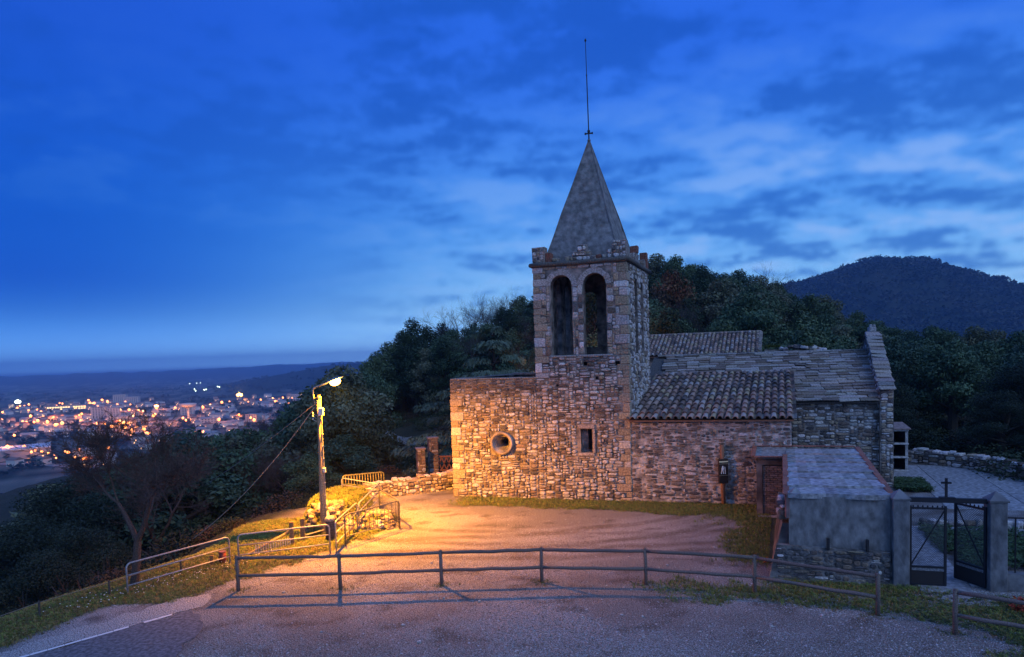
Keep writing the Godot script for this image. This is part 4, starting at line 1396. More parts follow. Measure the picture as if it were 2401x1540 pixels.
# =====================================================================  cemetery behind the gate
func build_cemetery() -> void:
	var rng := rnd(404)
	var grey := Color(0.2, 0.2, 0.205)
	var iron := Color(0.025, 0.025, 0.028)
	var g := thing("cemetery_gate", "iron mesh cemetery gate, one leaf open, between two plastered pillars with a cross on top", "gate", ORIGIN, -PHI)
	for q in [[8.21, 8.42, 2.12], [10.22, 10.43, 2.12]]:
		var b := MB.new()
		b.block(L(q[0], 1.0, -8.12), Vector3(0.36, 2.3, 0.36), Basis.IDENTITY, grey, 0.015, rng, 0.01)
		var o := part("pillar", b, M.streaked, g)
		var c := MB.new()
		var p := L(q[0], 2.15, -8.12)
		var h := 0.2
		var r := []
		for s in [[-1, -1], [1, -1], [1, 1], [-1, 1]]:
			r.append(p + Vector3(s[0] * 0.2, 0, s[1] * 0.2))
		for k in 4:
			c.tri(r[k], p + Vector3(0, h, 0), r[(k + 1) % 4], grey * 1.15)
			c.quad(r[k] - Vector3(0, 0.04, 0), r[k], r[(k + 1) % 4], r[(k + 1) % 4] - Vector3(0, 0.04, 0), grey)
		c.quad(r[0] - Vector3(0, 0.04, 0), r[1] - Vector3(0, 0.04, 0), r[2] - Vector3(0, 0.04, 0), r[3] - Vector3(0, 0.04, 0), grey)
		part("pillar_cap", c, M.plaster, o)
	var bm := MB.new()
	bm.box(L(9.22, 2.10, -8.12), Vector3(1.68, 0.11, 0.1), Basis.IDENTITY, iron)
	bm.box(L(9.22, 2.165, -8.12), Vector3(0.32, 0.025, 0.12), Basis.IDENTITY, iron)
	part("lintel_beam", bm, M.iron, g)
	var cr := MB.new()
	cr.box(L(9.2, 2.4, -8.12), Vector3(0.05, 0.46, 0.045), Basis.IDENTITY, iron)
	cr.box(L(9.2, 2.52, -8.12), Vector3(0.21, 0.045, 0.045), Basis.IDENTITY, iron)
	part("cross", cr, M.iron, g)
	# leaves: [hinge u, angle, width, direction]
	for lf in [[8.42, 0.0, 0.78, 1.0, "closed left gate leaf"], [10.02, 1.02, 0.78, -1.0, "right gate leaf swung open"]]:
		var hinge := L(lf[0], 0.0, -8.14)
		var dir := Vector3(lf[3], 0, 0).rotated(Vector3.UP, -lf[1] * lf[3] * -1.0)
		var nrm := dir.cross(Vector3.UP)
		var bs := Basis(dir, Vector3.UP, nrm)
		var wd: float = lf[2]
		var fr := MB.new()
		for s in [[0.02, 0.98], [wd - 0.02, 0.98]]:
			fr.box(hinge + dir * s[0] + Vector3(0, s[1] + 0.02, 0), Vector3(0.05, 1.92, 0.05), bs, iron)
		for yy in [1.9, 0.47, 0.05]:
			fr.box(hinge + dir * (wd * 0.5) + Vector3(0, yy, 0), Vector3(wd, 0.045, 0.045), bs, iron)
		for k in 7:
			fr.ball(hinge + dir * (wd * (k + 0.8) / 7.6) + Vector3(0, 1.945, 0), Vector3(0.02, 0.03, 0.02), 6, iron)
		var leaf := part("gate_leaf", fr, M.iron, g)
		leaf.set_meta("label", lf[4])
		var br := MB.new()
		br.tube([hinge + dir * 0.03 + Vector3(0, 0.5, 0.0), hinge + dir * (wd - 0.03) + Vector3(0, 1.87, 0)], [0.016, 0.016], 6, iron)
		part("diagonal_brace", br, M.iron, leaf)
		var pn := MB.new()
		pn.box(hinge + dir * (wd * 0.5) + Vector3(0, 0.2, 0), Vector3(wd - 0.06, 0.34, 0.02), bs, Color(0.035, 0.028, 0.028))
		part("kick_plate", pn, M.iron, leaf)
		var lt := MB.new()
		lt.box(hinge + dir * (wd * 0.5) + Vector3(0, 0.415, 0), Vector3(wd - 0.06, 0.075, 0.03), bs, Color(0.33, 0.34, 0.36))
		part("pale_rail", lt, M.metal, leaf)
		var ms := MB.new()
		var n := 42
		for s in [-1, 1]:
			for k in range(-14, n):
				var a0 := k * 0.052
				var pts := []
				for e in 2:
					# clip a 45 degree wire to the leaf's mesh area
					pts.append(Vector2.ZERO)
				var x0 := 0.0
				var y0 := 0.5 + a0
				var x1 := wd - 0.05
				var y1 := y0 + x1
				if y0 < 0.5:
					x0 = 0.5 - y0
					y0 = 0.5
				if y1 > 1.88:
					x1 -= y1 - 1.88
					y1 = 1.88
				if x1 <= x0:
					continue
				if s < 0:
					x0 = wd - x0
					x1 = wd - x1
				ms.tube([hinge + dir * clampf(x0, 0.03, wd - 0.03) + Vector3(0, y0, 0) + nrm * 0.004 * s, hinge + dir * clampf(x1, 0.03, wd - 0.03) + Vector3(0, y1, 0) + nrm * 0.004 * s], [0.0036, 0.0036], 3, Color(0.1, 0.1, 0.11), false)
		stuff("wire_mesh", ms, M.iron, leaf)
	# low wall and rail right of the gate
	var wr := thing("cemetery_front_wall", "low plastered wall with an iron rail right of the gate pillar", "wall", ORIGIN, -PHI)
	var wb := MB.new()
	wb.hexa([L(10.42, -0.2, -8.22), L(15.5, -0.2, -8.22), L(15.5, -0.2, -8.0), L(10.42, -0.2, -8.0), L(10.42, 0.42, -8.22), L(15.5, 0.4, -8.22), L(15.5, 0.4, -8.0), L(10.42, 0.42, -8.0)], grey)
	part("plastered_base", wb, M.plaster, wr)
	var rl := MB.new()
	rl.tube([L(10.4, 1.72, -8.1), L(15.5, 1.72, -8.1)], [0.022, 0.022], 6, iron)
	part("rail", rl, M.iron, wr)
	for u in [10.62, 12.2, 13.8]:
		var b := MB.new()
		b.tube([L(u, 0.3, -8.1), L(u, 1.74, -8.1)], [0.016, 0.016], 6, iron)
		part("post", b, M.iron, wr)
	# three stacked burial niches, open and empty
	var nz := thing("burial_niches", "stack of three empty white framed burial niches at the church corner", "niches", ORIGIN, -PHI)
	var nf := frame(L(0, 0, 7.8), Vector3.RIGHT, Vector3(0, 0, 1))
	var nb := MB.new()
	var holes := []
	for k in 3:
		holes.append([10.35, 0.07 + k * 0.63, 10.87, 0.07 + k * 0.63 + 0.53, 0.04, false])
	face(nb, nf, 10.24, 10.98, -0.1, 1.95, holes, Color(0.5, 0.5, 0.5))
	for k in 3:
		for s in 4:
			pass
		var h: Array = holes[k]
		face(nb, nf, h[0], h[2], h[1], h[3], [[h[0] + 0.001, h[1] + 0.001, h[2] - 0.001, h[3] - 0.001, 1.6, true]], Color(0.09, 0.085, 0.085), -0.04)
	for u in [10.24, 10.98]:
		nb.quad(L(u, -0.1, 7.8), L(u, 1.95, 7.8), L(u, 1.95, 9.8), L(u, -0.1, 9.8), Color(0.45, 0.44, 0.44))
	nb.quad(L(10.24, 1.95, 7.8), L(10.24, 2.0, 9.8), L(10.98, 2.0, 9.8), L(10.98, 1.95, 7.8), Color(0.4, 0.4, 0.4))
	var body := part("niche_body", nb, M.concrete, nz)
	for k in 4:
		var b := MB.new()
		b.block(L(10.61, 0.02 + k * 0.63, 7.77), Vector3(0.78, 0.07, 0.06), Basis.IDENTITY, Color(0.55, 0.55, 0.55), 0.01)
		part("shelf_front", b, M.concrete, body)
	var cp := MB.new()
	cp.hexa([L(10.16, 1.96, 7.66), L(11.08, 1.96, 7.66), L(11.08, 2.0, 9.9), L(10.16, 2.0, 9.9), L(10.16, 2.01, 7.66), L(11.08, 2.01, 7.66), L(11.08, 2.08, 9.9), L(10.16, 2.08, 9.9)], Color(0.36, 0.27, 0.25))
	part("cover_slab", cp, M.concrete, nz)
	# paving in large concrete bays
	var pv := thing("cemetery_paving", "pale concrete paving bays of the cemetery behind the gate", "paving")
	pv.set_meta("kind", "structure")
	var u := 9.9
	var bays := [[9.9, 11.6, 3.4, 9.4], [11.63, 13.6, 3.4, 9.5], [13.63, 15.6, 3.2, 9.0], [11.0, 13.6, 0.2, 3.36], [13.63, 15.8, 0.0, 3.16], [15.63, 18.5, -1.0, 7.0], [10.4, 15.6, -3.4, -2.4], [8.6, 9.7, -8.6, -2.4], [9.75, 18.0, -8.0, -7.2], [8.75, 10.0, -9.3, -8.65]]
	for q in bays:
		var b := MB.new()
		var pts := []
		for c in [[q[0], q[2]], [q[1], q[2]], [q[1], q[3]], [q[0], q[3]]]:
			var l := L(c[0], 0, c[1]).rotated(Vector3.UP, -PHI) + ORIGIN
			pts.append(l)
		b.hexa([pts[0] + Vector3(0, -0.1, 0), pts[1] + Vector3(0, -0.1, 0), pts[2] + Vector3(0, -0.1, 0), pts[3] + Vector3(0, -0.1, 0), pts[0] + Vector3(0, 0.02, 0), pts[1] + Vector3(0, 0.02, 0), pts[2] + Vector3(0, 0.02, 0), pts[3] + Vector3(0, 0.02, 0)], tint(Color(0.33, 0.33, 0.335), rng, 0.14))
		part("paving_bay", b, M.concrete, pv)
	# kerb of stones in front of the terrace
	var kb := thing("terrace_edging", "row of rough stones edging the upper cemetery terrace", "stone edging", ORIGIN, -PHI)
	for k in 30:
		var b := MB.new()
		b.block(L(9.8 + 0.26 * k, 0.1, -2.2 + rng.randf_range(-0.06, 0.06)), Vector3(rng.randf_range(0.18, 0.3), rng.randf_range(0.14, 0.3), 0.22), Basis(Vector3.UP, rng.randf()), pick(rng, 0.7, 0.0, 0.15), 0.04, rng, 0.03)
		part("stone", b, M.stone, kb)
	# rubble wall round the back
	var cw := thing("cemetery_rubble_wall", "low rubble wall curving behind the cemetery paving under dark trees", "wall")
	var line := [Vector3(15.2, 0, -33.9), Vector3(17.5, 0, -33.2), Vector3(19.9, 0, -31.7), Vector3(21.3, 0, -29.6), Vector3(21.6, 0, -27.0), Vector3(21.2, 0, -24.2), Vector3(20.6, 0, -21.0)]
	var core := MB.new()
	for i in line.size() - 1:
		var d: Vector3 = (line[i + 1] - line[i]).normalized()
		var n := Vector3(-d.z, 0, d.x) * 0.25
		var h := Vector3(0, 0.58, 0)
		core.hexa([line[i] - n, line[i + 1] - n, line[i + 1] + n, line[i] + n, line[i] - n + h, line[i + 1] - n + h, line[i + 1] + n + h, line[i] + n + h], Color(0.2, 0.18, 0.16))
	var co := part("wall_core", core, M.mortar, cw)
	for i in line.size() - 1:
		var a: Vector3 = line[i]
		var c: Vector3 = line[i + 1]
		var len := a.distance_to(c)
		var d := (c - a).normalized()
		var n := Vector3(-d.z, 0, d.x)
		if n.z < 0:
			n = -n
		var f := frame(a + n * 0.25, d, n)
		lay(co, f, pack(0, len, 0.0, 0.6, [], Vector2(0.09, 0.07), Vector2i(2, 5), Vector2i(1, 3), rng), 14, 0.06, [0.5, 0.1, 0.25], rng, 1.0, 0.018)
		for k in int(len / 0.32):
			var b := MB.new()
			b.block(a + d * (k * 0.32 + 0.15) + Vector3(0, 0.62 + rng.randf_range(-0.04, 0.06), 0), Vector3(rng.randf_range(0.2, 0.34), rng.randf_range(0.1, 0.2), 0.45), Basis(Vector3.UP, rng.randf_range(-0.3, 0.3) + atan2(-d.z, d.x)), pick(rng, 0.65, 0.05, 0.2), 0.03, rng, 0.03)
			part("capping_stone", b, M.stone, co)


# =====================================================================  pole fence across the yard
func build_yard_fence() -> void:
	var rng := rnd(505)
	var wood := Color(0.2, 0.16, 0.14)
	var runs := [[[Vector2(-7.26, -16.33), Vector2(-4.58, -16.24), Vector2(-1.97, -16.26), Vector2(0.62, -16.25), Vector2(3.22, -15.86), Vector2(5.67, -15.06), Vector2(7.76, -13.57)], "long two-rail round pole fence across the churchyard"],
		[[Vector2(8.73, -12.54), Vector2(10.9, -10.9), Vector2(13.0, -9.2)], "short two-rail pole fence at the right edge"]]
	for q in runs:
		var o := thing("pole_fence", q[1], "fence")
		var pts: Array = q[0]
		for k in pts.size():
			var b := MB.new()
			var p := Vector3(pts[k].x, 0, pts[k].y)
			b.tube([p + Vector3(0, -0.15, 0), p + Vector3(rng.randf_range(-0.012, 0.012), 0.45, 0), p + Vector3(rng.randf_range(-0.01, 0.01), 0.9, 0)], [0.05, 0.046, 0.045], 9, tint(wood, rng, 0.12))
			b.ball(p + Vector3(0, 0.9, 0), Vector3(0.047, 0.04, 0.047), 9, tint(wood, rng, 0.1))
			part("post", b, M.wood, o, true)
			if k + 1 < pts.size():
				var e := Vector3(pts[k + 1].x, 0, pts[k + 1].y)
				for y in [0.86, 0.40]:
					var r := MB.new()
					var bend := []
					var thick := []
					for j in 7:
						var t := j / 6.0
						bend.append(p.lerp(e, 0.012 + 0.976 * t) + Vector3(0, y + (rng.randf_range(-0.014, 0.01) if j % 6 else 0.0), rng.randf_range(-0.012, 0.012) if j % 6 else 0.0))
						thick.append(rng.randf_range(0.039, 0.047))
					r.tube(bend, thick, 9, tint(wood, rng, 0.12))
					part("rail", r, M.wood, o, true)


# =====================================================================  the street lamp on its wooden pole
func build_lamp_pole() -> void:
	var rng := rnd(606)
	var foot := Vector3(-6.6, 0, -21.72)
	var lp := thing("street_lamp", "lit orange street lamp on a tarred wooden pole above the barriers", "street lamp", foot)
	var wood := Color(0.42, 0.31, 0.2)
	var b := MB.new()
	b.tube([Vector3(0, -0.6, 0), Vector3(0.0, 1.6, 0), Vector3(0.02, 3.2, 0), Vector3(0.03, 4.62, 0)], [0.115, 0.1, 0.088, 0.075], 12, wood)
	var pole := part("wooden_pole", b, M.bark, lp, true)
	b = MB.new()
	b.ball(Vector3(0.03, 4.66, 0), Vector3(0.09, 0.1, 0.09), 10, Color(0.3, 0.26, 0.2))
	part("pole_cap", b, M.metal, pole, true)
	# conduit with clips down the pole
	b = MB.new()
	b.tube([Vector3(0.12, 0.1, 0.06), Vector3(0.115, 2.0, 0.055), Vector3(0.1, 3.95, 0.05)], [0.018, 0.018, 0.018], 6, Color(0.2, 0.2, 0.2))
	for k in 9:
		b.box(Vector3(0.115, 0.5 + k * 0.42, 0.07), Vector3(0.05, 0.03, 0.03), Basis.IDENTITY, Color(0.45, 0.44, 0.42))
	part("cable_conduit", b, M.paint, pole)
	b = MB.new()
	b.block(Vector3(0.11, 4.2, 0.1), Vector3(0.17, 0.27, 0.12), Basis.IDENTITY, Color(0.62, 0.6, 0.56), 0.015)
	part("fuse_box", b, M.paint, lp)
	b = MB.new()
	b.block(Vector3(0.13, 2.2, 0.09), Vector3(0.1, 0.16, 0.08), Basis.IDENTITY, Color(0.55, 0.53, 0.5), 0.01)
	part("junction_box", b, M.paint, lp)
	for k in 3:
		b = MB.new()
		b.tube([Vector3(-0.05, 3.86 + k * 0.1, 0.06), Vector3(-0.16, 3.93 + k * 0.1, 0.1)], [0.012, 0.01], 5, Color(0.3, 0.3, 0.3))
		b.ball(Vector3(-0.17, 3.96 + k * 0.1, 0.1), Vector3(0.028, 0.04, 0.028), 7, Color(0.5, 0.47, 0.42))
		part("insulator", b, M.paint, pole, true)
	# bracket: a bent steel arm on the left, reaching over to the right
	b = MB.new()
	b.tube([Vector3(-0.12, 4.42, 0.02), Vector3(-0.145, 4.7, 0.02), Vector3(-0.16, 4.94, 0.02), Vector3(-0.10, 5.02, 0.02), Vector3(0.05, 5.07, 0.02), Vector3(0.34, 5.16, 0.02)], [0.034, 0.034, 0.034, 0.034, 0.032, 0.03], 8, Color(0.36, 0.34, 0.31))
	b.box(Vector3(-0.05, 4.5, 0.02), Vector3(0.16, 0.05, 0.05), Basis.IDENTITY, Color(0.3, 0.3, 0.3))
	part("lamp_arm", b, M.metal, lp, true)
	var tilt := Basis(Vector3.BACK, 0.33)
	b = MB.new()
	for s in [[0.0, 0.07, 0.05], [0.12, 0.11, 0.075], [0.34, 0.135, 0.085], [0.52, 0.1, 0.06], [0.58, 0.03, 0.02]]:
		pass
	var prof := [[0.0, 0.05, 0.03], [0.1, 0.11, 0.07], [0.32, 0.14, 0.085], [0.5, 0.11, 0.06], [0.58, 0.02, 0.015]]
	for i in prof.size() - 1:
		for k in 10:
			var q := []
			for o in [[i, k], [i + 1, k], [i + 1, k + 1], [i, k + 1]]:
				var t: float = PI * o[1] / 10.0
				var s: Array = prof[o[0]]
				q.append(Vector3(0.33, 5.15, 0.02) + tilt * Vector3(s[0], s[2] * sin(t) + 0.012, s[1] * cos(t)))
			b.quad(q[0], q[1], q[2], q[3], Color(0.42, 0.42, 0.4))
	part("lamp_hood", b, M.metal, lp, true)
	# glowing bowl under the hood, with the light inside it
	b = MB.new()
	b.ball(Vector3.ZERO, Vector3(0.19, 0.13, 0.15), 16, Color.WHITE)
	var bowl := part("lamp_bowl", b, glow_mat(Color(1.0, 0.72, 0.26), 40.0), lp, true)
	bowl.transform = Transform3D(tilt, Vector3(0.62, 5.2, 0.02))
	var light := SpotLight3D.new()
	light.name = "SodiumLight"
	light.position = Vector3(0.62, 5.19, 0.02)
	light.light_color = Color(1.0, 0.615, 0.075)
	light.light_energy = 365.0
	light.light_size = 0.08
	light.spot_range = 90.0
	light.spot_attenuation = 2.0
	light.spot_angle = 79.0
	light.spot_angle_attenuation = 0.9
	light.rotation_degrees = Vector3(-75.0, -52.0, 0)
	light.shadow_enabled = true
	lp.add_child(light)
	# a second lamp, out of sight on the back corner of the tower, lights the cedar and the belfry from behind
	var wl := thing("wall_lamp", "small orange wall lamp on the hidden back wall of the low block", "lamp", ORIGIN, -PHI)
	var wb := MB.new()
	wb.tube([L(-4.6, 4.2, 6.6), L(-4.6, 4.36, 6.9)], [0.03, 0.025], 6, Color(0.1, 0.1, 0.1))
	part("bracket", wb, M.iron, wl)
	wb = MB.new()
	wb.ball(Vector3.ZERO, Vector3(0.09, 0.09, 0.09), 10, Color.WHITE)
	var wg := part("lamp_globe", wb, glow_mat(Color(1.0, 0.7, 0.28), 14.0), wl, true)
	wg.position = L(-4.6, 4.35, 6.95)
	var wo := SpotLight3D.new()
	wo.name = "WallLight"
	wo.position = L(-4.6, 4.35, 6.95)
	wo.light_color = Color(1.0, 0.6, 0.14)
	wo.light_energy = 110.0
	wo.light_size = 0.08
	wo.spot_range = 60.0
	wo.spot_attenuation = 2.0
	wo.spot_angle = 30.0
	wo.spot_angle_attenuation = 0.6
	wo.rotation_degrees = Vector3(9.0, 6.0, 0)
	wo.shadow_enabled = true
	wl.add_child(wo)
	# two wires running off to the left over the valley
	var w1 := thing("overhead_wire", "upper overhead wire running left from the lamp pole over the trees", "wire")
	wire(w1, foot + Vector3(-0.12, 4.45, 0.05), Vector3(-40.0, -9.0, -66.0), 1.0)
	var w2 := thing("overhead_wire", "lower sagging wire curving down left from the lamp pole", "wire")
	wire(w2, foot + Vector3(-0.12, 4.35, 0.05), Vector3(-20.5, -2.6, -27.0), 2.3)


func wire(o: Node3D, a: Vector3, c: Vector3, sag: float) -> void:
	var b := MB.new()
	var pts := []
	var radii := []
	for k in 41:
		var t := k / 40.0
		pts.append(a.lerp(c, t) - Vector3(0, 4.0 * sag * t * (1.0 - t), 0))
		radii.append(0.014)
	b.tube(pts, radii, 5, Color(0.34, 0.27, 0.22))
	part("wire", b, M.paint, o, true)


# =====================================================================  barriers on the left
func bar(parent: Node, called: String, pts: Array, r: float, col: Color, mat: Material) -> void:
	var b := MB.new()
	var radii := []
	for p in pts:
		radii.append(r)
	b.tube(pts, radii, 7, col)
	part(called, b, mat, parent, true)


# a tubular barrier with rounded upper corners; rails are heights, pickets a count of upright bars between bottom and top rail
func barrier(label: String, a: Vector3, c: Vector3, high: float, rails: Array, pickets: int, col: Color, group: String) -> void:
	var mid := (a + c) * 0.5
	var o := thing("barrier", label, "barrier", Vector3(mid.x, minf(a.y, c.y), mid.z), 0.0, group)
	var p := a - o.position
	var q := c - o.position
	var d := (q - p).normalized()
	var up := Vector3(0, high, 0)
	var r := 0.12
	var hoop := [p - Vector3(0, 0.12, 0), p + up - Vector3(0, r, 0)]
	for k in range(1, 5):
		var t := PI * 0.5 * k / 4.0
		hoop.append(p + up + d * r * (1.0 - cos(t)) - Vector3(0, r * (1.0 - sin(t)), 0))
	for k in range(0, 4):
		var t := PI * 0.5 * k / 4.0
		hoop.append(q + up - d * r * (1.0 - sin(t)) - Vector3(0, r * (1.0 - cos(t)), 0))
	hoop.append(q + up - Vector3(0, r, 0))
	hoop.append(q - Vector3(0, 0.12, 0))
	bar(o, "frame", hoop, 0.024, col, M.metal)
	for y in rails:
		bar(o, "rail", [p + Vector3(0, y, 0), q + Vector3(0, y, 0)], 0.019, col, M.metal)
	for k in pickets:
		var x := p.lerp(q, (k + 1.0) / (pickets + 1.0))
		bar(o, "upright", [x + Vector3(0, rails[0], 0), x + up], 0.012, col, M.metal)


func build_barriers() -> void:
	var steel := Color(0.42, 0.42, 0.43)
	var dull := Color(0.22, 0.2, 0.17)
	var g := "tubular barriers at the edge of the yard"
	barrier("grey three-rail barrier farthest left, in front of the forked tree", Vector3(-10.11, -0.05, -16.3), Vector3(-8.48, -0.05, -18.62), 0.86, [0.28, 0.55], 0, steel, g)
	barrier("grey three-rail barrier behind the left end of the pole fence", Vector3(-8.15, 0, -18.47), Vector3(-5.73, 0, -19.37), 0.9, [0.3, 0.58], 0, steel, g)
	barrier("short three-rail barrier just right of the lamp pole foot", Vector3(-5.57, 0, -19.48), Vector3(-5.54, 0, -22.1), 0.95, [0.28, 0.6], 0, steel, g)
	barrier("three-rail barrier climbing away in line with the lamp pole", Vector3(-5.5, 0, -22.2), Vector3(-5.42, 0.1, -25.3), 0.9, [0.3, 0.6], 0, steel, g)
	barrier("three-rail barrier on top of the grassy mound", Vector3(-6.98, 0.35, -25.6), Vector3(-5.46, 0.1, -25.4), 0.85, [0.3, 0.58], 0, steel, g)
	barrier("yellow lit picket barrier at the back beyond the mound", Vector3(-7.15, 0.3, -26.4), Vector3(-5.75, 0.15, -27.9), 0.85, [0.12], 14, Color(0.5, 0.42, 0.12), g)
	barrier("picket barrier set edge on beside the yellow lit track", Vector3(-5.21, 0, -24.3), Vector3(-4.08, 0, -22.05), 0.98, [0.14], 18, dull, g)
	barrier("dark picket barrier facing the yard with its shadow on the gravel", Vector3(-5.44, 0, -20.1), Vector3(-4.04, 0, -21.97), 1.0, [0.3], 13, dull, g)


# =====================================================================  the left edge of the yard
func build_left_edge() -> void:
	var rng := rnd(707)
	# low rubble wall, lamp lit, running up to the church corner
	var lw := thing("rubble_wall", "low lamplit rubble wall running from the mound to the church corner", "wall")
	var line := [[Vector3(-6.3, 0.2, -26.6), 0.5], [Vector3(-5.6, 0.0, -27.35), 0.62], [Vector3(-4.3, 0.0, -28.05), 0.66], [Vector3(-2.35, 0.0, -29.0), 0.7]]
	var core := MB.new()
	for i in line.size() - 1:
		var a: Vector3 = line[i][0]
		var c: Vector3 = line[i + 1][0]
		var n := Vector3(-(c - a).z, 0, (c - a).x).normalized() * 0.22
		core.hexa([a - n - Vector3(0, 1.5, 0), c - n - Vector3(0, 1.5, 0), c + n - Vector3(0, 0.3, 0), a + n - Vector3(0, 0.3, 0), a - n + Vector3(0, line[i][1], 0), c - n + Vector3(0, line[i + 1][1], 0), c + n + Vector3(0, line[i + 1][1], 0), a + n + Vector3(0, line[i][1], 0)], Color(0.3, 0.25, 0.2))
	var co := part("wall_core", core, M.mortar, lw)
	for i in line.size() - 1:
		var a: Vector3 = line[i][0]
		var c: Vector3 = line[i + 1][0]
		var d := Vector3(c.x - a.x, 0, c.z - a.z).normalized()
		var n := Vector3(-d.z, 0, d.x)
		if n.z < 0:
			n = -n
		var len := Vector2(c.x - a.x, c.z - a.z).length()
		var f := frame(a + n * 0.22, d, n)
		lay(co, f, pack(0, len, -0.1, line[i][1] - 0.03, [], Vector2(0.07, 0.055), Vector2i(2, 5), Vector2i(2, 3), rng), 40, 0.06, [0.35, 0.35, 0.25], rng)
		for k in int(len / 0.3):
			var b := MB.new()
			var s := a.lerp(c, (k * 0.3 + 0.15) / len) + Vector3(0, lerpf(line[i][1], line[i + 1][1], k * 0.3 / len) + rng.randf_range(0.0, 0.07), 0)
			b.block(s, Vector3(rng.randf_range(0.2, 0.34), rng.randf_range(0.08, 0.16), 0.44), Basis(Vector3.UP, rng.randf_range(-0.3, 0.3) + atan2(-d.z, d.x)), pick(rng, 0.6, 0.25, 0.1), 0.03, rng, 0.03)
			part("capping_stone", b, M.stone, co)
	# rubble facing of the mound
	var rb := thing("mound_stones", "loose rubble stones facing the grassy mound behind the barriers", "rubble")
	for k in 130:
		var t := rng.randf()
		var x := lerpf(-7.45, -4.35, t)
		var z := -22.0 - 0.25 * sin(t * 5.0) + rng.randf_range(-0.55, 0.15)
		if x > -5.6:
			z = -22.4 + rng.randf_range(-0.8, 0.4)
		var y := height(x, z)
		var b := MB.new()
		b.block(Vector3(x, y + 0.03, z), Vector3(rng.randf_range(0.12, 0.34), rng.randf_range(0.1, 0.22), rng.randf_range(0.12, 0.26)), Basis.from_euler(Vector3(rng.randf_range(-0.4, 0.4), rng.randf() * 6.0, rng.randf_range(-0.4, 0.4))), pick(rng, 0.15, 0.15, 0.5), 0.035, rng, 0.03)
		part("stone", b, M.stone, rb)
	# brick gate piers with a lattice panel beyond the low wall
	var pg := thing("brick_piers", "two weathered brick gate piers with a lattice panel left of the church", "gate piers", Vector3(0, 0, 0))
	for q in [[-4.78, -32.6, 0.42], [-4.36, -34.3, 0.5]]:
		var base := height(q[0], q[1]) - 0.2
		var top: float = 1.28 if q[2] < 0.45 else 1.62
		var b := MB.new()
		b.block(Vector3(q[0], (base + top) * 0.5, q[1]), Vector3(q[2], top - base, q[2]), Basis(Vector3.UP, 0.3), Color(0.3, 0.2, 0.16), 0.02, rng, 0.012)
		var pier := part("pier", b, M.mortar, pg)
		var f := frame(Vector3(q[0], 0, q[1]) + Vector3(0, 0, 1).rotated(Vector3.UP, 0.3) * q[2] * 0.5 + Vector3(-1, 0, 0).rotated(Vector3.UP, 0.3) * q[2] * 0.5, Vector3(1, 0, 0).rotated(Vector3.UP, 0.3), Vector3(0, 0, 1).rotated(Vector3.UP, 0.3))
		lay(pier, f, pack(0, q[2], maxf(base, -1.0), top, [], Vector2(0.1, 0.08), Vector2i(1, 2), Vector2i(1, 3), rng), 12, 0.03, [0.25, 0.2, 0.5], rng)
		var c := MB.new()
		c.block(Vector3(q[0], top + 0.05, q[1]), Vector3(q[2] + 0.08, 0.1, q[2] + 0.08), Basis(Vector3.UP, 0.3), Color(0.36, 0.27, 0.22), 0.02, rng, 0.01)
		part("pier_cap", c, M.stone, pier)
	var lt := MB.new()
	var red := Color(0.34, 0.16, 0.11)
	lt.box(Vector3(-3.4, 0.62, -34.4), Vector3(1.6, 0.09, 0.12), Basis.IDENTITY, red)
	lt.box(Vector3(-3.4, -0.12, -34.4), Vector3(1.6, 0.09, 0.12), Basis.IDENTITY, red)
	for k in 6:
		for s in [-1, 1]:
			lt.box(Vector3(-4.05 + 0.26 * k, 0.25, -34.4), Vector3(0.06, 0.75, 0.08), Basis(Vector3.BACK, 0.35 * s), red)
	part("lattice_panel", lt, M.tile, pg)
	# dark stump like post with a pale top, by the pole
	var sp := thing("stone_bollard", "short dark bollard with a pale rounded top beside the lamp pole", "bollard", Vector3(-6.16, 0, -20.95))
	var b2 := MB.new()
	b2.tube([Vector3(0, -0.1, 0), Vector3(0, 0.4, 0), Vector3(0, 0.66, 0)], [0.16, 0.15, 0.14], 10, Color(0.12, 0.09, 0.08))
	part("shaft", b2, M.stone, sp, true)
	b2 = MB.new()
	b2.ball(Vector3(0, 0.68, 0), Vector3(0.17, 0.12, 0.17), 10, Color(0.4, 0.37, 0.33))
	part("cap", b2, M.stone, sp, true)
	# wooden handrail, pickets and ramp going down left of the pole
	var hr := thing("wooden_handrail", "wooden handrail with pale pickets leading down left of the lamp pole", "handrail")
	var rail := [Vector3(-8.75, -0.1, -18.9), Vector3(-7.3, 0.55, -20.5), Vector3(-7.1, 0.6, -20.95)]
	for q in [[-7.27, -20.45, 0.72], [-7.06, -20.9, 0.72]]:
		var b := MB.new()
		b.block(Vector3(q[0], 0.2, q[1]), Vector3(0.13, 1.1, 0.13), Basis(Vector3.UP, 0.4), Color(0.24, 0.16, 0.09), 0.012, rng, 0.008)
		part("post", b, M.wood, hr)
	b2 = MB.new()
	b2.tube([Vector3(-8.8, -0.2, -18.95), Vector3(-7.2, 0.5, -20.6)], [0.035, 0.035], 6, Color(0.36, 0.26, 0.13))
	part("rail", b2, M.wood, hr, true)
	for k in 15:
		var b := MB.new()
		var x := lerpf(-8.1, -7.3, k / 14.0)
		var z := lerpf(-19.6, -20.35, k / 14.0)
		b.block(Vector3(x, 0.05, z), Vector3(0.035, 0.42, 0.025), Basis(Vector3.UP, 0.8), tint(Color(0.44, 0.4, 0.36), rng, 0.15), 0.005)
		part("picket", b, M.wood, hr)
	var rp := thing("plank_ramp", "grey plank ramp rising to the foot of the lamp pole", "ramp")
